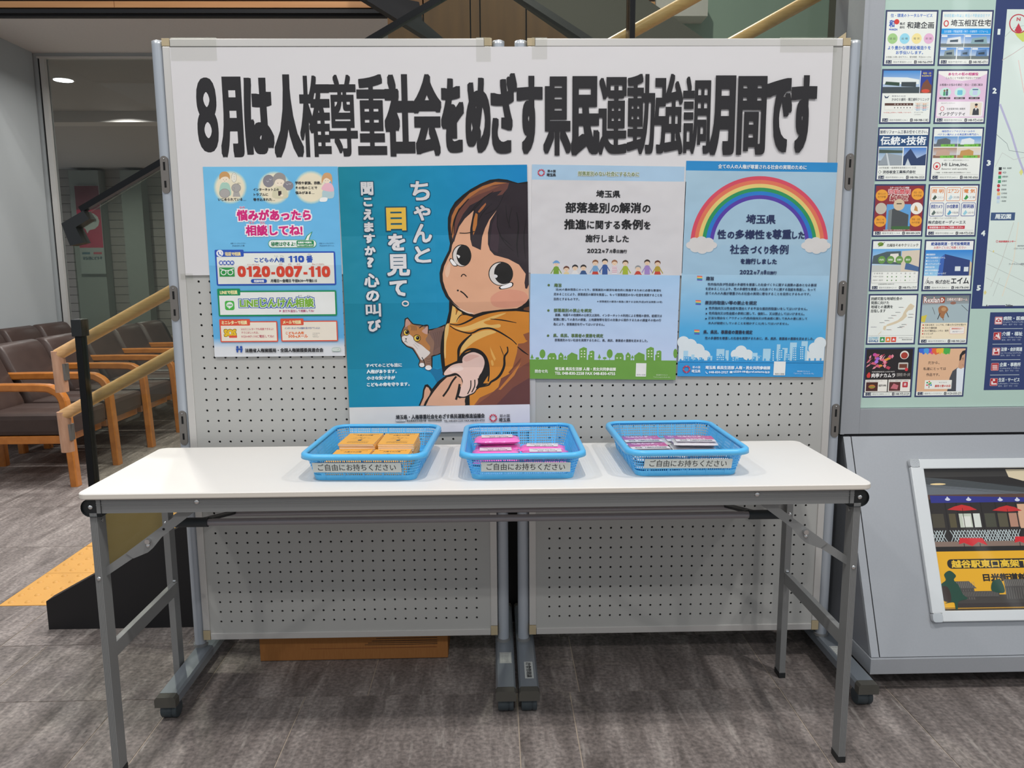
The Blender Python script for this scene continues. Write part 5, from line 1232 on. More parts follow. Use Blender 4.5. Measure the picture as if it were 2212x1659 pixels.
# ================================================================ BANNER AND POSTERS
def wall_sheet(crop, corners, wdt, hgt, Y):
    t = Sheet((0, Y, 0), (1, 0, 0), (0, 0, 1), crop); q = [Vector(t.m(*c)) for c in corners]
    c = sum(q, Vector((0, 0)))/4; d = (q[1]-q[0])+(q[2]-q[3]); a = math.atan2(d.y, d.x)
    U = Vector((math.cos(a), 0, math.sin(a))); V = Vector((-math.sin(a), 0, math.cos(a)))
    s = Sheet(Vector((c.x, Y, c.y))-U*wdt/2-V*hgt/2, U, V, crop); return s.rect(corners, wdt, hgt)
# ---- banner
bs = wall_sheet((0, 0, 1), [(364, 100), (1806, 98), (1776, 585), (396, 597)], 1.785, .602, 2.1822)
K = '#222125'; bs.step = .000008
WT = {'8': (8, 14), '月': (13, 22), 'は': (14, 20), '人': (14, 16), '権': (6, 9), '尊': (5.5, 7.5), '重': (7, 11), '社': (12, 17), '会': (11, 15), '県': (9, 14), '民': (13, 19), '運': (7, 9), '動': (6, 9), '強': (5.5, 9), '調': (5, 7.5), '間': (9, 13), 'す': (11, 19)}
def ban(o, items):
    bs.crop(o, 60, 2.8727)
    for ch, x0, x1, y0, y1 in items: bs.T(ch, x0, y0, x1, y1, K, WT.get(ch, (11, 16))[0], 4, by=WT.get(ch, (11, 16))[1])
ban(340, [('8', 240, 365, 310, 768), ('月', 385, 520, 308, 798), ('は', 540, 710, 314, 780), ('人', 720, 893, 292, 800), ('権', 883, 1070, 296, 798), ('尊', 1062, 1238, 290, 796), ('重', 1242, 1418, 290, 785),
          ('社', 1416, 1594, 292, 792), ('会', 1592, 1762, 290, 790), ('を', 1768, 1902, 318, 770), ('め', 1920, 2068, 314, 770), ('ざ', 2078, 2234, 285, 775)])
ban(1090, [('す', 85, 238, 304, 776), ('県', 250, 415, 306, 788), ('民', 424, 592, 306, 786), ('運', 592, 766, 308, 786), ('動', 770, 938, 288, 784), ('強', 940, 1115, 288, 784), ('調', 1115, 1283, 304, 782),
           ('月', 1288, 1434, 304, 784), ('間', 1455, 1628, 304, 784), ('で', 1632, 1785, 318, 768), ('す', 1787, 1937, 302, 770)])
bs.build('banner', print_mat('banner_paper', .75), '#dad8da', 'long white paper banner with heavy black lettering across both panels', 'banner')

# ---- poster 1: telephone consultation
p1 = wall_sheet((430, 340, 3.6867), [(28, 72), (1110, 68), (1165, 1585), (118, 1592)], .366, .521, 2.1808)
s = p1; s.layer('picture')
def lband(s, y0, y1, tl, tr, bl, br, x0=0, x1=None, xm=600):
    a, b = min(s.h, s.m(xm, y0)[1]), max(0, s.m(xm, y1)[1]); x1 = s.w if x1 is None else x1
    s.raw([(x0, b), (x1, b), (x1, a), (x0, a)], [(0, 1, 2, 3)], None, [lin(bl), lin(br), lin(tr), lin(tl)])
lband(s, 40, 800, '#6fbde6', '#64b5e2', '#70bdea', '#6ab8e8'); lband(s, 800, 1440, '#70bdea', '#6ab8e8', '#62b4e8', '#5fb0e6'); lband(s, 1440, 1515, '#62b4e8', '#5fb0e6', '#e0e4ea', '#dfe4ea')
for cx, cy in ((247, 235), (600, 240), (895, 235)):
    for k, c in enumerate(('#8ac4dc', '#a8cdd4', '#c4d6cc', '#dcdcc6', '#e9dfc4')): s.E(cx, cy, 134-6*k, 134-6*k, c, 28)
# boy with bubble
s.poly([(165, 300), (165, 230), (185, 198), (222, 198), (245, 225), (250, 300)], '#a9cdbd', True); s.E(203, 165, 32, 32, '#f0dfc8', 18); s.poly([(162, 172), (162, 135), (185, 112), (220, 112), (243, 138), (243, 172), (228, 155), (205, 150), (180, 158)], '#c99a62', True)
s.line([(190, 172), (196, 176)], 3, '#554'); s.line([(212, 176), (219, 172)], 3, '#554'); s.line([(198, 186), (208, 186)], 2, '#554')
s.E(278, 158, 20, 38, '#e8e4d6', 18); s.ring(278, 158, 20, 38, 2, '#777', 20); s.poly([(262, 175), (248, 168), (262, 165)], '#e8e4d6')
for y in (135, 152, 169): s.E(279, y, 2.5, 2.5, '#555', 8)
s.E(203, 283, 42, 36, '#aba7a4', 18); s.ring(203, 283, 42, 36, 2, '#6e6a68', 22); s.E(295, 240, 37, 34, '#aba7a4', 18); s.poly([(268, 310), (275, 262), (315, 262), (330, 310)], '#aba7a4'); s.ring(295, 240, 37, 34, 2, '#6e6a68', 22); s.line([(275, 238), (285, 244)], 2, '#555'); s.line([(272, 256), (284, 258)], 2, '#555')
for i in range(4): s.line([(305+10*i, 212-3*i), (312+8*i, 196+2*i)], 2.5, '#555')
# child with dark clouds and phone
s.E(556, 185, 47, 50, '#85828a', 20); s.E(712, 222, 42, 38, '#85828a', 20)
for x, y in ((548, 188), (570, 172), (705, 212), (728, 208)): s.line([(x-9, y-4), (x, y+4), (x+9, y-4)], 3, '#d8d6d8')
s.poly([(592, 318), (590, 262), (612, 232), (672, 232), (700, 262), (705, 318)], '#d3ceb0', True); s.E(642, 192, 38, 34, '#efe0cc', 20); s.poly([(595, 208), (590, 160), (612, 126), (650, 118), (686, 140), (693, 180), (688, 208), (675, 178), (640, 168), (612, 178)], '#97928f', True)
s.line([(624, 200), (634, 202)], 3, '#544'); s.line([(652, 202), (662, 200)], 3, '#544'); s.R(632, 264, 658, 302, '#3a2b2c'); s.E(660, 300, 12, 9, '#efe0cc', 10)
# sitting child
s.poly([(985, 300), (990, 262), (1030, 250), (1078, 262), (1080, 300), (1065, 322), (1000, 322)], '#b3ccd2', True); s.poly([(980, 250), (1000, 210), (1030, 196), (1065, 212), (1080, 262), (1040, 268)], '#e7b5c4', True)
s.E(1022, 168, 34, 34, '#f0dfc8', 18); s.poly([(982, 205), (982, 160), (1000, 125), (1030, 118), (1056, 130), (1066, 165), (1064, 212), (1052, 180), (1020, 160), (996, 175)], '#cfa070', True); s.poly([(965, 345), (975, 318), (1025, 318), (1020, 345), (990, 350)], '#f0f0ee', True)
s.line([(1008, 180), (1016, 183)], 2.5, '#544'); s.line([(1028, 183), (1036, 180)], 2.5, '#544')
s.layer('lettering')
kb_ = '#26262a'
s.T('いじめられている…', 150, 320, 372, 344, kb_, .8); s.T('インターネット上の', 432, 241, 638, 264, kb_, .8); s.T('トラブルに', 436, 281, 550, 304, kb_, .8); s.T('巻き込まれた…', 432, 320, 606, 344, kb_, .8)
s.T('学校や家族、宗教、', 768, 187, 978, 213, kb_, .8); s.T('その他のことで', 770, 227, 944, 250, kb_, .8); s.T('悩みがある…', 770, 266, 922, 290, kb_, .8)
s.OT('悩みがあったら', 300, 414, 893, 500, '#d01a78', '#f0eaf0', 4, 11); s.OT('相談してね!', 372, 536, 825, 620, '#d01a78', '#f0eaf0', 3.6, 11)
s.OT('なや', 322, 388, 364, 404, '#c03a80', '#f0eaf0', .6, 3); s.OT('そう', 398, 509, 436, 526, '#c03a80', '#f0eaf0', .6, 3); s.OT('だん', 487, 509, 526, 526, '#c03a80', '#f0eaf0', .6, 3)
s.T('人権イメージキャラクター', 248, 676, 372, 688, '#26506e', 0, 1); s.T('人権イメージキャラクター', 960, 676, 1082, 688, '#26506e', 0, 1); s.T('人KENまもる君', 262, 695, 360, 708, '#26506e', 0, 1); s.T('人KENあゆみちゃん', 962, 695, 1080, 706, '#26506e', 0, 1)
s.layer('boxes')
s.poly([(842, 658), (860, 620), (906, 586), (888, 630), (878, 658)], '#2f9a62'); s.rr(551, 653, 938, 718, 32, '#eef2ee', '#2f9a62', 4); s.poly([(848, 664), (866, 624), (896, 598), (882, 632), (872, 664)], '#eef2ee')
s.T('秘密は守るよ!', 574, 670, 768, 706, '#1f7a4a', 1.5); s.rr(778, 659, 918, 711, 10, '#1f8a52'); s.T('法務局で相談を', 788, 667, 900, 683, '#f0f4f0', .6, 1); s.T('受け付けています!', 784, 690, 912, 705, '#f0f4f0', .6, 1)
s.rr(130, 748, 1092, 1018, 12, '#e7eae3', '#2350b4', 12); s.rr(122, 734, 354, 790, 8, '#2350b4'); s.E(163, 762, 28, 27, '#eef0f4', 20); s.line([(150, 750), (156, 772), (176, 780)], 8, '#2350b4', True); s.line([(170, 748), (176, 756), (176, 766)], 3, '#2350b4', True)
s.T('電話で相談', 204, 752, 330, 782, '#f0dc9a', 1.6, 1)
s.T('こどもの人権', 440, 796, 680, 836, '#2350a8', 1.5); s.D('110', 712, 782, 838, 834, '#2350b4', 15); s.T('番', 856, 780, 908, 836, '#2350b4', 2.2, 2); s.T('じん', 602, 778, 630, 790, '#556', 0, 1); s.T('けん', 648, 778, 676, 790, '#556', 0, 1); s.T('ばん', 868, 764, 896, 776, '#556', 0, 1)
s.D('0120-007-110', 306, 866, 1046, 950, '#dc4630', 22)
for i, ch in enumerate('通話無料'): s.E(172+30*i, 838, 17, 18, '#2350b4', 14); s.T(ch, 162+30*i, 828, 183+30*i, 849, '#eef0f6', .8, 1)
s.R(160, 876, 280, 948, '#2f9a4a'); s.ring(193, 915, 20, 19, 7, '#eef2ec', 20); s.ring(247, 915, 20, 19, 7, '#eef2ec', 20); s.line([(165, 885), (220, 900), (275, 885)], 7, '#eef2ec', True)
s.T('フリーダイヤル', 382, 846, 480, 858, '#c05a48', 0, 1); s.T('ぜろ', 638, 842, 666, 856, '#c05a48', 0, 1); s.T('ぜろ', 710, 842, 738, 856, '#c05a48', 0, 1); s.T('なな', 780, 842, 808, 856, '#c05a48', 0, 1); s.T('ひゃくとおばん', 902, 842, 1002, 856, '#c05a48', 0, 1)
s.rr(412, 968, 540, 999, 15, '#2350b4'); s.T('相談時間', 436, 974, 516, 994, '#eef0f6', 1, 1); s.T('月曜日〜金曜日 午前8:30〜午後5:15', 570, 968, 942, 994, '#3a3d42', .8, 1)
s.rr(148, 1060, 1100, 1264, 10, '#eef0ee', '#12905a', 12); s.rr(142, 1045, 326, 1100, 8, '#12905a'); s.T('LINEで相談', 163, 1058, 303, 1090, '#f0e8a8', 1.8, 1)
s.rr(203, 1142, 279, 1217, 16, '#4ab848'); s.E(241, 1175, 27, 23, '#eef4ee', 20); s.poly([(232, 1195), (252, 1194), (236, 1208)], '#eef4ee'); s.T('LINE', 221, 1170, 260, 1183, '#3aa848', 1.2, 1)
s.OT('LINEじんけん相談', 322, 1122, 916, 1194, '#8aba46', '#2a5ab0', 3.4, 12); s.T('LINEじんけん相談', 318, 1118, 920, 1198, '#eef4f0', 6.5, 2); s.T('LINEじんけん相談', 322, 1122, 916, 1194, '#80b63e', 3, 2)
s.poly([(640, 1214), (656, 1223), (640, 1232)], '#c04a7a'); s.T('友だち追加して相談してね!', 666, 1212, 918, 1234, '#c04a7a', .4, 1); s.T('そう', 790, 1096, 820, 1110, '#556', 0, 1); s.T('だん', 862, 1096, 892, 1110, '#556', 0, 1)
s.rr(163, 1306, 626, 1472, 8, '#f2e9da', '#e2553c', 9); s.rr(158, 1289, 404, 1341, 8, '#e2553c'); s.T('ミニレターで相談', 176, 1300, 380, 1332, '#f4e8b0', 1.4, 1)
s.OT('SOS', 198, 1372, 292, 1426, '#f0c428', '#7a6420', 3.4, 5.5); s.rr(236, 1420, 300, 1438, 4, '#e2553c')
s.T('SOSミニレターでも相談できるよ!', 332, 1359, 592, 1378, '#c85a6a', .3, 1); s.T('すぐにほしい人は、', 334, 1387, 472, 1406, '#c85a6a', .3, 1); s.T('0120-007-110に電話してね!!', 334, 1415, 596, 1438, '#c85a6a', .4, 1)
s.rr(652, 1302, 1108, 1467, 8, '#f2e9da', '#e2553c', 9); s.rr(648, 1284, 834, 1338, 8, '#e2553c'); s.T('メールで相談', 668, 1298, 814, 1328, '#f4e8b0', 1.4, 1)
s.T('インターネットでも相談を受け付けているよ!', 682, 1352, 966, 1370, '#4a5a9a', .3, 1); s.OT('こどもの人権', 690, 1388, 838, 1412, '#e8783a', '#f6f0ea', 1.6, 4); s.OT('SOS-eメール', 712, 1412, 868, 1438, '#e8783a', '#f6f0ea', 1.6, 4); s.T('こちらからも', 906, 1397, 964, 1408, '#666', 0, 1); s.T('アクセス', 906, 1411, 946, 1421, '#666', 0, 1); s.T('できるよ!', 906, 1425, 956, 1436, '#666', 0, 1)
for x in (302, 332):
    s.E(x, 1513, 10, 10, '#2350a8', 12)
s.poly([(290, 1524), (345, 1524), (338, 1556), (326, 1556), (326, 1536), (318, 1534), (308, 1536), (308, 1556), (297, 1556)], '#2350a8')
s.layer('lettering'); s.T('法務省人権擁護局・全国人権擁護委員連合会', 363, 1522, 992, 1554, '#2a2a2e', 1.2, 2)
s.rr(1062, 1520, 1132, 1546, 12, '#e2e6e4', '#8ab898', 2); s.T('リサイクル適性', 1070, 1527, 1122, 1537, '#6a9a7a', 0, 1)
p1.build('poster', print_mat('poster_one_print', .5, creases=((1, .255, -1),)), '#e0e3e8', 'light blue child consultation poster with red telephone number, leftmost of the four', 'poster', group='posters on the display boards')

# ---- poster 2: child and cat
p2 = wall_sheet((730, 340, 2.8118), [(10, 48), (1163, 43), (1161, 1659), (59, 1687)], .517, .745, 2.1794)
s = p2; s.layer('picture')
lband(s, 30, 900, '#04889e', '#058fbc', '#03839c', '#058cb8', 0, .265); lband(s, 30, 900, '#058fbc', '#0488c8', '#058cb8', '#048fbc', .265); lband(s, 900, 1520, '#03839c', '#058cb8', '#0388aa', '#0490c0', 0, .265); lband(s, 900, 1520, '#058cb8', '#048fbc', '#0490c0', '#0490c4', .265)
cA, cB = (740, 340, 5.267), (850, 640, 6.381)
ink = '#15110f'
s.crop(*cB)
s.poly([(380, 1000), (450, 985), (520, 985), (600, 1010), (680, 980), (690, 1110), (590, 1200), (545, 1110), (500, 1050)], '#08709e', False)
# cat
s.poly([(480, 455), (600, 432), (715, 380), (715, 500), (680, 650), (665, 790), (535, 832), (530, 985), (492, 1030), (440, 1020), (425, 975), (390, 990), (345, 978), (332, 940), (350, 890), (300, 800), (252, 728), (175, 698), (108, 630), (88, 530), (122, 440), (146, 400), (152, 305), (196, 284), (245, 345), (272, 372), (370, 384), (430, 396), (470, 388)], ink)
s.poly([(490, 470), (600, 450), (706, 405), (700, 500), (668, 650), (655, 776), (525, 816), (516, 975), (486, 1012), (446, 1004), (432, 960), (390, 974), (352, 966), (345, 935), (362, 890), (312, 795), (262, 716), (180, 685), (120, 620), (102, 530), (136, 440), (160, 400), (166, 315), (194, 302), (236, 354), (268, 388), (370, 398), (434, 412), (474, 402), (484, 440)], '#93705c')
s.poly([(500, 480), (690, 430), (665, 640), (648, 770), (540, 800), (560, 640), (520, 560)], '#7c5f56', True)
s.poly([(195, 400), (240, 380), (300, 395), (350, 420), (400, 420), (470, 520), (440, 600), (500, 690), (480, 750), (400, 680), (300, 600), (215, 520)], '#bf8147', True)
s.poly([(112, 560), (150, 540), (206, 520), (262, 560), (300, 625), (380, 670), (450, 730), (500, 780), (430, 850), (380, 880), (322, 790), (266, 708), (176, 672), (120, 615)], '#e6dcd6', True)
s.poly([(166, 330), (192, 310), (236, 372), (200, 400), (160, 420)], '#c99c8e', True); s.poly([(390, 480), (430, 440), (470, 412), (476, 500), (450, 520)], '#d0a596', True)
for a in range(5): s.line([(235+18*a, 400), (250+16*a, 440), (240+18*a, 470)], 5, '#5d443c', True)
for a in range(5): s.line([(545+28*a, 500-8*a), (570+24*a, 600), (560+22*a, 740-14*a)], 5, '#5c453f', True)
for a in range(3): s.line([(440, 860+30*a), (480, 868+30*a), (512, 858+30*a)], 5, '#5c453f', True)
for a in range(2): s.line([(362, 880+24*a), (400, 886+24*a)], 5, '#5c453f')
s.E(385, 948, 38, 30, '#ece8e6', 16); s.E(474, 985, 46, 34, '#ece8e6', 16); s.line([(385, 840), (415, 900), (425, 960)], 11, ink, True); s.line([(515, 820), (520, 900), (516, 980)], 8, ink, True)
for (x, y, r1, r2) in ((173, 497, 43, 46), (321, 575, 51, 50)):
    s.E(x, y, r1, r2, ink, 22); s.E(x, y, r1-8, r2-8, '#e8bf3c', 22); s.E(x-12, y-4, 18, 22, '#f2dc78', 14); s.E(x+9, y-4, 25, 28, ink, 18); s.E(x+2, y-14, 5, 6, '#f0f0f0', 8)
s.poly([(152, 578), (182, 578), (168, 600)], ink); s.line([(167, 598), (160, 622), (142, 628)], 5, ink, True); s.line([(165, 612), (185, 640)], 5, ink); s.line([(270, 660), (330, 730)], 3, '#8a7a74'); s.line([(290, 640), (350, 690)], 3, '#8a7a74')
s.line([(355, 436), (400, 405), (470, 392), (482, 430), (476, 510)], 12, ink, True)
# body silhouette in ink, then coat
s.poly([(775, 60), (770, 200), (735, 340), (690, 480), (655, 650), (650, 800), (668, 1000), (680, 1080), (720, 1110), (800, 1200), (1010, 1400), (1010, 1515), (1873, 1505), (1880, 60), (1400, 60)], ink)
s.poly([(820, 122), (800, 250), (778, 358), (725, 400), (705, 560), (692, 760), (706, 965), (780, 930), (870, 890), (930, 800), (1080, 740), (1200, 760), (1270, 850), (1300, 960), (1310, 1080), (1230, 1200), (1320, 1200), (1180, 1262), (1130, 1300), (1040, 1370), (1040, 1515), (1873, 1505), (1877, 214), (1700, 198), (1480, 205), (1240, 245), (1110, 285), (960, 240), (870, 165)], '#d8892e')
s.poly([(820, 124), (860, 150), (868, 250), (900, 190), (950, 215), (925, 260), (880, 360), (780, 370)], '#ebbd6c'); s.line([(888, 170), (865, 250)], 14, ink, taper=True)
s.poly([(722, 405), (765, 375), (757, 500), (724, 640), (716, 840), (697, 820), (700, 560)], '#ecc47a', True)
s.poly([(800, 400), (900, 425), (1040, 400), (1190, 340), (1400, 260), (1560, 225), (1400, 300), (1250, 350), (1330, 390), (1470, 380), (1450, 430), (1200, 430), (1060, 470), (940, 470)], '#ebbd6c', True)
s.poly([(925, 780), (960, 640), (1060, 545), (1200, 480), (1330, 460), (1420, 490), (1290, 540), (1140, 610), (1030, 690)], '#ebbd6c', True)
s.poly([(1720, 650), (1800, 640), (1873, 600), (1873, 1505), (1100, 1505), (1180, 1400), (1420, 1290), (1560, 1130), (1640, 980), (1700, 780)], '#97583a')
s.poly([(1480, 1130), (1640, 1040), (1873, 900), (1873, 1505), (1120, 1505), (1300, 1380), (1440, 1250)], '#7d4838'); s.poly([(1640, 1260), (1873, 1120), (1873, 1505), (1400, 1505)], '#653b38')
s.poly([(1790, 520), (1873, 490), (1873, 620), (1830, 600)], '#97583a'); s.poly([(1580, 1050), (1760, 840), (1740, 900), (1600, 1060)], '#7a452e'); s.poly([(1440, 1285), (1640, 1050), (1760, 900), (1660, 1090), (1470, 1290)], '#c87c38')
s.poly([(1330, 690), (1360, 750), (1410, 860), (1390, 890), (1350, 800)], '#e9ae58'); s.poly([(1340, 890), (1365, 880), (1380, 940), (1355, 955)], '#e9ae58', True); s.poly([(1810, 110), (1878, 100), (1878, 205), (1800, 195)], '#6e4226')
for pts, wd in (([(780, 376), (880, 390), (960, 372), (1050, 330), (1150, 275), (1300, 225), (1480, 196), (1740, 184), (1880, 208)], 26), ([(778, 400), (860, 455), (1000, 498), (1090, 500), (1200, 450), (1330, 435), (1450, 480), (1560, 545), (1640, 600), (1700, 660)], 24),
                ([(1710, 690), (1780, 750), (1860, 805)], 20), ([(1080, 520), (1000, 590), (930, 670), (898, 740), (892, 820), (882, 900)], 40), ([(890, 870), (940, 800), (1010, 742), (1100, 727), (1200, 762), (1270, 840), (1305, 950), (1312, 1080), (1300, 1175)], 36),
                ([(1520, 820), (1500, 760), (1470, 680)], 10), ([(1570, 690), (1575, 760), (1530, 830), (1525, 950), (1480, 1060), (1420, 1130), (1340, 1180), (1300, 1225), (1180, 1252)], 34), ([(1340, 308), (1500, 322), (1700, 360)], 16),
                ([(870, 350), (900, 290), (960, 248), (1110, 268)], 12), ([(1740, 190), (1780, 130), (1830, 100), (1875, 98)], 30), ([(1285, 960), (1310, 1060), (1300, 1170)], 12), ([(688, 480), (660, 640), (655, 800), (672, 1000), (690, 1090)], 22)):
    s.line(pts, wd, ink, True, True)
# adult hand
s.poly([(330, 1515), (380, 1400), (395, 1290), (420, 1225), (460, 1215), (520, 1280), (600, 1180), (690, 1110), (760, 1070), (880, 1070), (960, 1140), (975, 1210), (1030, 1400), (1020, 1515)], ink)
s.poly([(352, 1515), (402, 1400), (415, 1300), (440, 1250), (470, 1262), (500, 1320), (480, 1370), (420, 1460), (398, 1515)], '#dba588')
s.poly([(430, 1515), (480, 1410), (550, 1310), (640, 1200), (730, 1118), (860, 1090), (925, 1130), (945, 1200), (905, 1300), (865, 1390), (900, 1410), (985, 1395), (990, 1440), (972, 1515)], '#dfaa8c')
s.line([(860, 1105), (800, 1180), (740, 1290), (670, 1385)], 26, ink, True); s.line([(905, 1210), (880, 1330), (850, 1430)], 30, ink, True); s.line([(1000, 1390), (985, 1450), (1000, 1515)], 26, ink, True)
# child hand
ch = [(945, 880), (965, 830), (1040, 782), (1120, 770), (1215, 815), (1252, 890), (1246, 960), (1215, 1040), (1172, 1110), (1150, 1230), (1105, 1320), (1030, 1358), (960, 1388), (885, 1365), (915, 1270), (950, 1180), (915, 1100), (850, 1058), (770, 1078), (700, 1090), (692, 1055), (735, 1000), (800, 950), (880, 925), (945, 915)]
s.poly([(1000+(x-1000)*1.06, 1060+(y-1060)*1.05) for x, y in ch], ink, True); s.poly(ch, '#ecc8ba', True); s.poly([(960, 850), (1060, 800), (1180, 820), (1120, 850), (1000, 900)], '#e2b4a6', True); s.poly([(780, 990), (900, 950), (960, 1000), (900, 1030), (800, 1040)], '#f2d6cb', True)
for pts in ([(1060, 1160), (1055, 1260), (1012, 1350)], [(1115, 1150), (1112, 1240), (1070, 1325)], [(1162, 1130), (1165, 1200), (1135, 1265)], [(915, 1250), (900, 1320), (885, 1370)], [(948, 912), (905, 908)]): s.line(pts, 15, ink, True)
# head
s.crop(*cA)
s.poly([(2129, 272), (2020, 288), (1960, 270), (1900, 250), (1800, 238), (1700, 250), (1590, 295), (1480, 355), (1390, 420), (1300, 500), (1245, 590), (1218, 680), (1216, 800), (1225, 900), (1238, 970), (1222, 1050), (1180, 1130), (1135, 1220), (1113, 1310), (1116, 1400), (1140, 1490), (1180, 1580), (1250, 1660), (1340, 1745), (1440, 1790), (1500, 1802), (1610, 1768), (1810, 1742), (2015, 1729), (2129, 1690)], ink)
s.poly([(1290, 930), (1262, 990), (1250, 1060), (1205, 1150), (1168, 1230), (1148, 1320), (1152, 1400), (1175, 1480), (1215, 1570), (1275, 1650), (1350, 1718), (1440, 1766), (1500, 1784), (1600, 1752), (1800, 1727), (1990, 1712), (2050, 1680), (2128, 1600), (2128, 600), (1400, 600)], '#dda786')
s.poly([(1700, 1580), (1850, 1500), (2060, 1520), (2120, 1600), (2040, 1680), (1860, 1710), (1720, 1680)], '#d8967c', True); s.poly([(1175, 1300), (1200, 1220), (1240, 1180), (1230, 1300), (1200, 1360)], '#e6bb9e', True)
s.poly([(1250, 1640), (1320, 1700), (1420, 1750), (1500, 1768), (1440, 1772), (1340, 1722)], '#efd6c4', True)
hair = [(1285, 955), (1262, 940), (1240, 860), (1236, 760), (1245, 660), (1272, 585), (1330, 508), (1420, 432), (1500, 372), (1610, 310), (1700, 278), (1800, 262), (1900, 272), (1980, 292), (2129, 300), (2129, 1440), (2108, 1490), (2088, 1485), (2080, 1420), (2095, 1320), (2020, 1215), (1900, 1150), (1740, 1105), (1692, 1050), (1670, 980), (1672, 850), (1700, 715), (1778, 592), (1690, 700), (1640, 800), (1605, 900), (1588, 1048), (1490, 1002), (1472, 930), (1478, 800), (1500, 680), (1520, 590), (1410, 690), (1345, 780), (1305, 890)]
s.poly(hair, '#2a2027')
s.poly([(1275, 900), (1265, 800), (1280, 690), (1330, 580), (1440, 455), (1600, 345), (1760, 290), (1920, 285), (1900, 350), (1840, 420), (1780, 430), (1840, 370), (1700, 400), (1570, 490), (1470, 540), (1390, 640), (1330, 760), (1300, 860)], '#6a4038')
s.poly([(1440, 440), (1560, 370), (1680, 330), (1820, 318), (1700, 370), (1560, 420), (1460, 470)], '#83503c'); s.poly([(1258, 880), (1248, 760), (1262, 660), (1305, 570), (1400, 470), (1470, 400), (1620, 320), (1760, 275), (1900, 285), (1740, 310), (1580, 370), (1440, 470), (1340, 580), (1295, 680), (1282, 780), (1280, 870), (1270, 920)], '#b3703c')
s.poly([(1560, 610), (1600, 560), (1650, 510), (1655, 530), (1620, 580), (1575, 625)], '#a8653c'); s.poly([(1505, 880), (1498, 800), (1512, 700), (1535, 625), (1558, 640), (1548, 760), (1525, 830)], '#bd7638')
s.poly([(1690, 1000), (1720, 760), (1770, 640), (1800, 900), (1780, 1080), (1700, 1040)], '#3a2a33')
for pts, wd in (([(1285, 860), (1290, 740), (1330, 620), (1400, 530), (1460, 465)], 14), ([(1450, 650), (1520, 560), (1600, 480), (1740, 380)], 12), ([(1520, 590), (1500, 700), (1478, 820), (1475, 930)], 18), ([(1500, 600), (1580, 520), (1640, 440)], 12), ([(1560, 720), (1620, 620), (1720, 520)], 9), ([(1640, 640), (1740, 600), (1800, 540), (1870, 390)], 8),
                ([(1880, 540), (1890, 680), (1930, 800)], 8), ([(1950, 560), (1920, 680), (1910, 800)], 8), ([(2000, 620), (2020, 780), (2000, 980), (2010, 1130)], 16), ([(1790, 640), (1780, 780), (1850, 950), (1960, 1060)], 10), ([(1800, 880), (1870, 940), (1940, 1000)], 8), ([(2110, 700), (2080, 900), (2095, 1150)], 10)):
    s.line(pts, wd, '#120d10', True, True)
s.line([(1250, 930), (1262, 860), (1290, 700), (1350, 570)], 10, ink, True, True); s.line([(1348, 853), (1430, 855), (1520, 836)], 10, ink, True)
for (x, y, r1, r2, px, py, q1, q2) in ((1370, 1110, 110, 127, 1394, 1106, 84, 118), (1812, 1318, 140, 138, 1842, 1312, 106, 124)):
    s.E(x, y, r1, r2, ink, 32); s.E(x, y+2, r1-10, r2-9, '#d8d2ce', 32); s.E(px, py, q1, q2, ink, 32)
s.poly([(1312, 1100), (1350, 1115), (1335, 1140)], '#e8e6e6', True); s.poly([(1740, 1325), (1775, 1340), (1765, 1362), (1738, 1362)], '#d8d6d8', True)
for P in ([(1236, 1165), (1252, 1150), (1280, 1175), (1302, 1205), (1310, 1222), (1275, 1222), (1250, 1195)], [(1808, 1466), (1870, 1440), (1915, 1422), (1940, 1432), (1930, 1462), (1880, 1480), (1820, 1488)]):
    cx = sum(p[0] for p in P)/len(P); cy = sum(p[1] for p in P)/len(P); s.poly([(cx+(x-cx)*1.22, cy+(y-cy)*1.25) for x, y in P], ink, True); s.poly(P, '#f2efee', True)
s.line([(1360, 1352), (1372, 1330), (1395, 1325), (1420, 1348)], 11, ink, True); s.E(1320, 1508, 12, 11, ink, 10); s.line([(1348, 1515), (1390, 1545), (1432, 1592)], 15, ink, True)
# footer
s.crop(730, 340, 2.8118); lband(s, 1512, 1700, '#dedcda', '#e2e0ea', '#dcdcdc', '#d4d4ea')
s.layer('lettering')
oc = '#0a4a66'
s.ring(411, 885, 18, 14, 9+6, oc, 24); s.ring(411, 885, 18, 14, 9, '#dcdadc', 24)
for ch_, x0, y0, x1, y1, c, b in [('ち', 455, 140, 568, 255, 0, 3), ('や', 472, 287, 572, 378, 0, 3), ('ん', 465, 400, 578, 512, 0, 3), ('と', 473, 537, 570, 634, 0, 3), ('目', 305, 302, 420, 436, 1, 6), ('を', 312, 460, 414, 560, 0, 4), ('見', 303, 585, 440, 714, 0, 4), ('て', 318, 745, 420, 838, 0, 4)]:
    s.OT(ch_, x0, y0, x1, y1, '#ecc04a' if c else '#dcdadc', oc, b*1.15, b*1.15+3)
for ch_, x0, y0, x1, y1 in [('聞', 150, 143, 224, 222), ('こ', 165, 240, 216, 290), ('え', 162, 308, 222, 372), ('ま', 167, 388, 222, 446), ('す', 164, 460, 230, 514), ('か', 168, 534, 232, 588), ('?', 182, 603, 220, 662), ('心', 162, 702, 252, 784), ('の', 172, 806, 250, 870), ('叫', 168, 886, 260, 964), ('び', 180, 984, 258, 1056)]:
    s.OT(ch_, x0, y0, x1, y1, '#dcdadc', oc, 2.6 if ch_ in '聞叫' else 3.4, 5.8)
s.T('すべてのこども達に', 163, 1251, 384, 1274, '#e6eef2', 1.3); s.T('人権があります。', 167, 1289, 352, 1313, '#e6eef2', 1.3); s.T('小さな気づきが', 167, 1329, 341, 1352, '#e6eef2', 1.3); s.T('こどもの命を守ります。', 167, 1368, 430, 1392, '#e6eef2', 1.3)
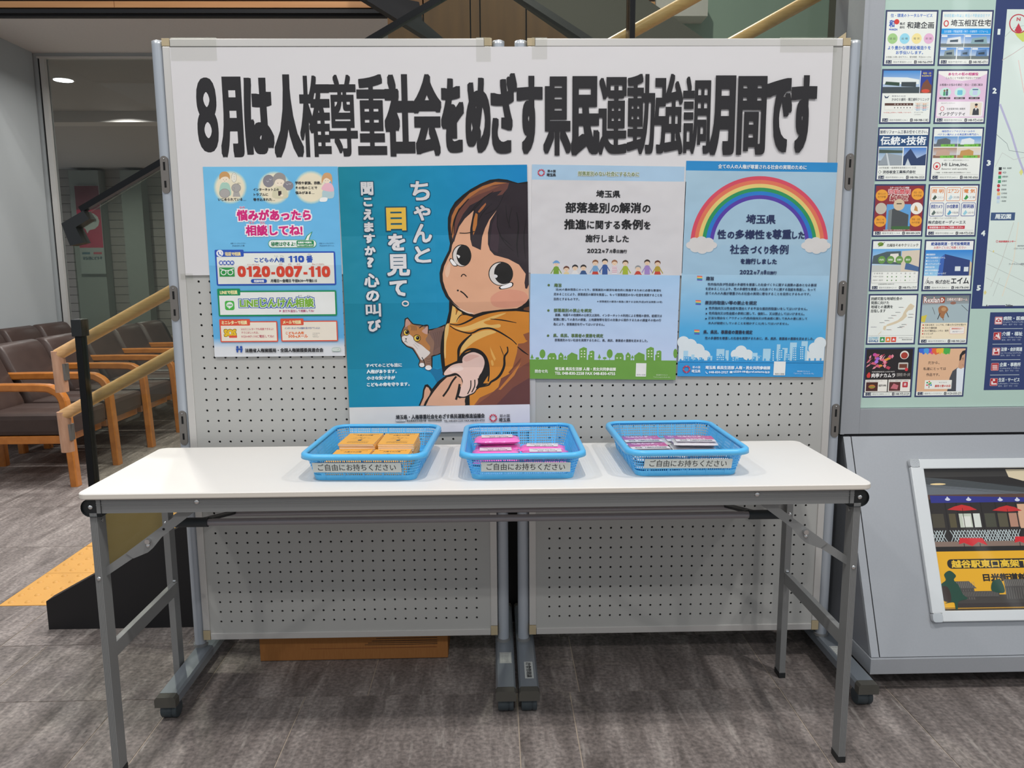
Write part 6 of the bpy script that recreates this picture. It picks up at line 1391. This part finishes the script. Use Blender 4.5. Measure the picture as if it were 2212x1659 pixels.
for x in (252, 278, 304): s.E(x, 1322, 2.5, 2.5, '#e6eef2', 6)
s.T('埼玉県・人権尊重社会をめざす県民運動推進協議会', 342, 1561, 886, 1590, '#2a2a30', .8, 2); s.rr(342, 1594, 402, 1609, 7, '#e0dee2', '#555', 1); s.T('お問合わせ', 350, 1598, 394, 1606, '#555', 0, 1)
s.T('埼玉県県民生活部人権・男女共同参画課', 408, 1595, 624, 1608, '#555', .3, 1); s.T('TEL.048-830-2255 FAX.048-830-4755', 636, 1595, 886, 1607, '#4a4a52', .3, 1)
def ringlogo(s, cx, cy, r):
    for i in range(12):
        a = 2*PI*i/12; x, y = cx+r*.78*math.cos(a), cy+r*.78*math.sin(a); s.poly([(x+r*.3*math.cos(a+1.2+t_)*(.9 if j % 2 else .55), y+r*.3*math.sin(a+1.2+t_)*(.9 if j % 2 else .55)) for j, t_ in enumerate([k*PI/3 for k in range(6)])], '#c0304a' if i % 3 else '#d86070', True)
ringlogo(s, 938, 1583, 25); s.T('彩の国', 978, 1560, 1038, 1578, '#4a4a52', .3); s.T('埼玉県', 972, 1582, 1042, 1606, '#3a3a42', .6)
p2.build('poster', print_mat('poster_two_print', .42, creases=((0, .259, 1), (1, .558, 1), (1, .372, -1), (1, .187, 1))), '#dfdde0', 'large teal blue poster of a crying child and a cat, second from the left', 'poster', group='posters on the display boards')

# ---- poster 3: white and green
p3 = wall_sheet((1140, 340, 3.318), [(18, 43), (1121, 55), (1065, 1605), (18, 1593)], .422, .595, 2.1812)
s = p3; s.layer('picture')
s.poly([(18, 43), (1121, 55), (1117, 165), (18, 160)], '#aecde6'); s.R(18, 160, 1120, 845, '#dad8da')
ppl = [(202, 765, 62, '#7ba43a', '#6fa4d8', 1), (275, 805, 28, '#e6d2a0', '#6a4030', 0), (337, 795, 36, '#e6e4e2', '#2a2a2e', 0), (397, 795, 40, '#3a5a8a', '#2f2a2a', 0), (482, 760, 60, '#7aa8d0', '#8a5a3a', 2), (551, 752, 66, '#3a5a9a', '#2f2c2e', 0), (620, 760, 60, '#e8e0e4', '#9a6a4a', 3), (698, 762, 60, '#a8b83a', '#5a4632', 0), (789, 800, 36, '#c8483a', '#9a9c9e', 0), (855, 758, 62, '#a48ac8', '#3f3028', 0), (930, 764, 58, '#b8a03a', '#6a3f2a', 2)]
for (x, y, hh, c1, c2, k) in ppl:
    s.line([(x-14, y+30), (x-38, y+72)], 6, c1); s.line([(x+14, y+30), (x+38, y+72)], 6, c1)
    s.poly([(x-20, 843), (x-17, y+24), (x, y+17), (x+17, y+24), (x+20, 843)], c1)
    if k == 2: s.poly([(x-24, 843), (x-17, 822), (x+17, 822), (x+24, 843)], '#c8483a')
    if k == 3:
        for j in range(4): s.R(x-18, y+28+12*j, x+18, y+32+12*j, '#d08a9a')
    s.E(x, y, 18, 19, '#f0d2b4', 16); s.poly([(x-20, y+4), (x-19, y-14), (x, y-24), (x+19, y-14), (x+20, y+4), (x+14, y-6), (x, y-10), (x-14, y-6)], c2, True)
    if k == 1: s.R(x-26, y-10, x+26, y-4, c2)
    s.line([(x-9, y+1), (x-4, y)], 1.6, '#444'); s.line([(x+4, y), (x+9, y+1)], 1.6, '#444'); s.line([(x-4, y+9), (x+4, y+9)], 1.5, '#b05a50')
a = s.m(540, 844)[1]
s.raw([(0, 0), (.422, 0), (.422, a), (0, a)], [(0, 1, 2, 3)], None, [lin('#c4d0ea'), lin('#c4d0ea'), lin('#a4c6e6'), lin('#a4c6e6')])
gr = '#6c9f42'
gt = s.m(540, 1460)[1]; s.raw([(0, 0), (.422, 0), (.422, gt), (0, gt)], [(0, 1, 2, 3)], gr)
for x0 in (0, 480):
    for (kx, ky, rx, ry) in ((112, 1415, 21, 32), (76, 1447, 14, 8)): s.E(x0+kx, ky, rx, ry, gr, 16); s.R(x0+kx-2, ky, x0+kx+2, 1465, gr)
    for cx_ in ((38, 1415), (275, 1425)): s.poly([(x0+cx_[0], cx_[1]), (x0+cx_[0]-12, 1448), (x0+cx_[0]+12, 1448)], gr); s.R(x0+cx_[0]-2, 1440, x0+cx_[0]+2, 1465, gr)
    for P in ([(148, 1465), (148, 1430), (165, 1410), (200, 1410), (212, 1430), (212, 1465)], [(226, 1465), (226, 1425), (243, 1404), (262, 1425), (262, 1465)], [(288, 1465), (288, 1430), (320, 1405), (362, 1422), (362, 1465)], [(374, 1465), (374, 1382), (405, 1367), (428, 1375), (428, 1465)], [(438, 1465), (438, 1425), (447, 1420), (447, 1398), (470, 1392), (482, 1400), (482, 1465)]): s.poly([(x0+p[0], p[1]) for p in P], gr)
    for (x, y) in ((385, 1392), (407, 1392), (385, 1412), (407, 1412), (385, 1432), (407, 1432), (455, 1410), (455, 1432), (160, 1442), (185, 1442), (238, 1430)): s.R(x0+x, y, x0+x+10, y+8, '#dfe6d0')
s.E(1062, 1415, 14, 34, gr, 14)
s.R(780, 1484, 854, 1580, '#e8e8e4'); s.layer('lettering'); s.T('条例の詳細', 786, 1562, 848, 1574, '#444', 0, 1)
ringlogo(s, 85, 103, 27); s.T('彩の国', 130, 82, 188, 101, '#34343a', .6); s.T('埼玉県', 124, 107, 190, 131, '#34343a', .8); s.OT('部落差別のない社会にするために', 350, 94, 790, 128, '#7b8c5e', '#e6ece8', .8, 4)
kk = '#18181c'
s.T('埼玉県', 483, 231, 656, 284, kk, 1.4, 2)
for t_, x0, y0, x1, y1, b in [('部落差別', 263, 320, 578, 396, 2.3), ('の', 590, 338, 648, 392, 1.5), ('解消', 652, 320, 806, 396, 2.3), ('の', 817, 338, 875, 392, 1.5), ('推進', 256, 443, 412, 516, 2.3), ('に関する', 420, 453, 657, 514, 1.5), ('条例', 666, 443, 820, 516, 2.3), ('を', 829, 458, 876, 514, 1.5), ('施行しました', 410, 556, 720, 609, 1.4), ('2022', 422, 657, 524, 687, 1), ('年', 529, 665, 550, 687, .8), ('7', 556, 657, 576, 687, 1), ('月', 582, 665, 602, 687, .8), ('8', 608, 657, 628, 687, 1), ('日施行', 634, 663, 708, 688, .8)]:
    s.T(t_, x0, y0, x1, y1, kk, b, 2)
for y in (920, 1103, 1284): s.E(150, y, 8.5, 8.5, '#55703a', 12)
for t_, x0, y0, x1, y1 in [('趣旨', 189, 908, 242, 934), ('部落差別の禁止を規定', 189, 1090, 460, 1116), ('県、県民、事業者の責務を規定', 187, 1271, 544, 1298)]: s.T(t_, x0, y0, x1, y1, '#55703a', .7)
for t_, x0, y0, x1 in [('法(※)の基本理念にのっとり、部落差別の解消を総合的に推進するために必要な事項を', 200, 946, 957), ('定めることにより、部落差別の解消を推進し、もって部落差別のない社会を実現することを', 187, 979, 964), ('目的とするものです。', 188, 1011, 370),
                       ('図書、地図その他資料の公表又は流布、インターネットの利用による情報の提供、結婚又は', 199, 1129, 964), ('就職に際しての身元の調査、土地建物等を取引の対象から除外するための調査その他の行', 187, 1161, 958), ('為により、部落差別を行ってはいけません。', 187, 1193, 553), ('部落差別のない社会を実現するために、県、県民、事業者の責務を定めました。', 198, 1309, 864)]:
    s.T(t_, x0, y0, x1, y0+20, '#3a4150', .35, 1)
s.T('※ 部落差別の解消の推進に関する法律(平成28年法律第109号)', 498, 1033, 966, 1050, '#3a4150', .2, 1)
s.T('問合せ先', 60, 1527, 152, 1552, '#e8efe0', .6); s.T('埼玉県 県民生活部 人権・男女共同参画課', 201, 1512, 637, 1537, '#eef2e6', .8, 2); s.T('TEL 048-830-2258 FAX 048-830-4755', 202, 1546, 632, 1567, '#eef2e6', .8, 2); s.T('埼玉県マスコット', 926, 1564, 1008, 1574, '#e6eed8', 0, 1); s.T('「コバトン＆さいたまっち」', 906, 1580, 1026, 1590, '#e6eed8', 0, 1)
p3.build('poster', print_mat('poster_three_print', .5, creases=((0, .21, 1), (1, .298, 1))), '#dcdadc', 'white and pale blue poster with a green town silhouette, third from the left', 'poster', group='posters on the display boards')

# ---- poster 4: rainbow
p4 = wall_sheet((1460, 340, 3.386), [(70, 28), (1173, 35), (1083, 1605), (18, 1592)], .422, .597, 2.1812)
s = p4; s.layer('picture')
w4, h4 = .422, .597
def band(y0, y1, c0, c1):
    a, b = s.m(600, y0)[1], s.m(600, y1)[1]; s.raw([(0, b), (w4, b), (w4, a), (0, a)], [(0, 1, 2, 3)], None, [lin(c1), lin(c1), lin(c0), lin(c0)])
band(30, 100, '#2b8fd0', '#2b8fd0'); band(100, 850, '#accbde', '#a4c8e0'); band(850, 1250, '#a4c8e0', '#52aadc'); band(1250, 1500, '#52aadc', '#3a9fdc'); band(1490, 1606, '#2f94d4', '#2f94d4')
for r_, c in ((503, '#dc5066'), (475, '#e67a5c'), (447, '#e9cf7c'), (419, '#2f9860'), (392, '#2a7ed0'), (364, '#5a40aa'), (336, '#a9cadf')): s.E(607, 637, r_, r_*.998, c, 48, PI+.06 if r_ < 1 else PI, 2*PI)
s.poly([(100, 596), (350, 600), (350, 640), (95, 640)], '#a9cadf'); s.poly([(880, 600), (1112, 596), (1115, 640), (870, 640)], '#a9cadf')
for (cx, cy, w_) in ((185, 640, 112), (1020, 642, 108)):
    for dx, dy, c in ((3, 7, '#8fb0c8'), (0, 0, '#dddad8')):
        for (a, b, rr_) in ((-.72, .0, .28), (-.45, -.25, .32), (0, -.3, .36), (.45, -.22, .34), (.75, 0, .26), (-.4, .2, .34), (.05, .28, .36), (.45, .18, .34), (0, 0, .5)): s.E(cx+a*w_+dx, cy+b*w_*.95+dy, rr_*w_, rr_*w_*.82, c, 18)
for (x, y) in ((175, 880), (166, 1058), (158, 1274)):
    for j, c in enumerate(('#d85a5a', '#e8905a', '#ecd080', '#4aa06a', '#3a80cc', '#5a48a8')): s.poly([(x-20, y-17+5.6*j), (x+18, y-15+5.6*j), (x+18, y-9.4+5.6*j), (x-20, y-11.4+5.6*j)], c)
# clouds and city
for (x, y, r_) in ((60, 1350, 45), (110, 1375, 50), (165, 1410, 50), (215, 1450, 42), (1060, 1360, 45), (1020, 1400, 45), (480, 1420, 45), (440, 1440, 35), (530, 1445, 40), (950, 1450, 40)): s.E(x, y, r_, r_, '#d9e2e6', 20)
s.poly([(28, 1340), (90, 1360), (200, 1440), (240, 1490), (24, 1490)], '#d9e2e6'); s.poly([(1096, 1340), (1030, 1380), (960, 1450), (930, 1490), (1088, 1490)], '#d9e2e6')
for (x, y, w_) in ((60, 1412, 34), (118, 1440, 22), (300, 1400, 58), (366, 1410, 24), (430, 1455, 30), (560, 1430, 40), (640, 1400, 56), (740, 1368, 26), (780, 1395, 40), (836, 1355, 50), (920, 1345, 46), (600, 1452, 30), (240, 1450, 30)): s.R(x, y, x+w_, 1490, '#a9d2e8')
for (x, y, w_, h_) in ((62, 1455, 54, 35), (300, 1452, 60, 38), (322, 1438, 20, 20), (135, 1462, 24, 28), (175, 1462, 22, 28), (235, 1462, 22, 28), (415, 1458, 24, 32), (565, 1458, 24, 32), (605, 1455, 24, 35), (756, 1405, 40, 85), (708, 1410, 20, 80), (808, 1435, 30, 55), (858, 1392, 40, 98), (910, 1382, 38, 108)):
    s.R(x, y, x+w_, y+h_, '#3f9fd8')
    for j in range(int(h_/16)):
        for i in range(int(w_/14)): s.R(x+4+14*i, y+6+16*j, x+12+14*i, y+14+16*j, '#cfe4ee')
for k in range(26): s.E(40+41*k, 1480, 7, 10, '#3f9fd8', 8)
s.R(30, 1488, 1085, 1500, '#2f94d4')
s.R(720, 1494, 806, 1596, '#e6e8e6')
s.layer('lettering')
s.T('全ての人の人権が尊重される社会の実現のために', 300, 52, 945, 84, '#e2edf4', .9, 2)
nv = '#26335e'
for t_, x0, y0, x1, y1, b in [('埼玉県', 509, 416, 722, 483, 1.8), ('性', 300, 528, 362, 594, 2.3), ('の', 374, 542, 422, 590, 2), ('多様性', 430, 528, 642, 594, 2.3), ('を', 655, 540, 696, 592, 2), ('尊重', 700, 524, 838, 594, 2.3), ('した', 845, 540, 936, 592, 2), ('社会', 392, 636, 530, 704, 1.5), ('づくり', 542, 648, 672, 702, 2), ('条例', 680, 636, 818, 704, 1.5), ('を施行しました', 470, 738, 734, 778, 1.6), ('2022', 465, 822, 560, 852, 1), ('年', 566, 832, 588, 854, .8), ('7', 592, 822, 610, 852, 1), ('月', 616, 832, 634, 854, .8), ('8', 640, 822, 658, 852, 1), ('日施行', 664, 830, 734, 854, .8)]:
    s.T(t_, x0, y0, x1, y1, nv, b, 2)
for t_, x0, y0, x1 in [('趣旨', 220, 869, 277), ('差別的取扱い等の禁止を規定', 214, 1047, 592), ('県、県民、事業者の責務を規定', 204, 1262, 562)]: s.T(t_, x0, y0, x1, y0+28, '#26304a', .8, 2)
for t_, x0, y0, x1 in [('性的指向及び性自認の多様性を尊重した社会づくりに関する施策の基本となる事項', 232, 918, 1028), ('を定めることにより、性の多様性を尊重した社会づくりに関する取組を推進し、もって', 217, 951, 1022), ('全ての人の人権が尊重される社会の実現に寄与することを目的とするものです。', 216, 984, 984),
                       ('性的指向又は性自認を理由とする不当な差別的取扱いをしてはいけません。', 242, 1093, 964), ('性的指向又は性自認の表明に関して、強制し、又は禁止してはいけません。', 242, 1130, 942), ('正当な理由なくアウティング(性的指向又は性自認に関して本人の意に反して', 238, 1166, 962), ('本人が秘密にしていることを明かすこと)をしてはいけません。', 238, 1203, 828), ('性の多様性を尊重した社会を実現するために、県、県民、事業者の責務を定めました。', 216, 1313, 1014)]:
    s.T(t_, x0, y0, x1, y0+21, '#2a3550', .4, 1)
for x, y in ((224, 1104), (224, 1140), (222, 1177)): s.E(x, y, 6, 6, '#26304a', 10)
ringlogo(s, 83, 1547, 29); s.T('彩の国', 126, 1524, 182, 1542, '#dfe8f0', .4); s.T('埼玉県', 119, 1550, 184, 1573, '#dfe8f0', .7)
s.T('埼玉県 県民生活部 人権・男女共同参画課', 220, 1525, 694, 1551, '#e4eef6', 1, 2); s.T('048-830-2927', 246, 1562, 386, 1579, '#e4eef6', .6, 1); s.rr(398, 1563, 418, 1578, 2, '#e4eef6'); s.T('a2250-08@pref.saitama.lg.jp', 424, 1560, 692, 1580, '#e4eef6', .6, 1); s.line([(222, 1565), (228, 1576), (238, 1580)], 4, '#e4eef6', True)
s.T('埼玉県マスコット', 892, 1562, 986, 1573, '#dfe8f0', 0, 1); s.T('「コバトン」「さいたまっち」', 868, 1578, 1014, 1590, '#dfe8f0', 0, 1); s.T('条例の詳細', 730, 1580, 796, 1591, '#555', 0, 1)
p4.build('poster', print_mat('poster_four_print', .45, creases=((0, .211, 1), (1, .287, 1))), '#dfe4e8', 'pale blue poster with a large rainbow between two clouds, rightmost of the four', 'poster', group='posters on the display boards')

# ================================================================ TAPE
def tape(x0, x1, z0, z1, y, label, rz=0, fold=False):
    mb = MB()
    if fold:   # runs over the top edge of the frame
        zt = 1.8035
        mb.box(x0, x1, y-.0002, y, z0, zt).box(x0, x1, y, y+.028, zt, zt+.0003)
    else: mb.box(x0, x1, y-.0002, y, z0, z1)
    o = mb.build('clear_tape', 'tape'); tagset(o, label, 'tape', 'clear tape pieces on the boards'); return o
tape(-.857, -.735, 1.745, 0, 2.1812, 'wide clear tape over the left end of the banner top edge', fold=True)
tape(-.043, -.004, 1.742, 0, 2.1812, 'clear tape holding the banner top at the right edge of the left panel', fold=True)
tape(.107, .148, 1.748, 0, 2.1812, 'clear tape holding the banner top at the left edge of the right panel', fold=True)
tape(.78, .935, 1.765, 0, 2.1812, 'long clear tape over the right end of the banner top edge', fold=True)
tape(-.872, -.838, 1.166, 1.183, 2.1812, 'small clear tape at the lower left corner of the banner')
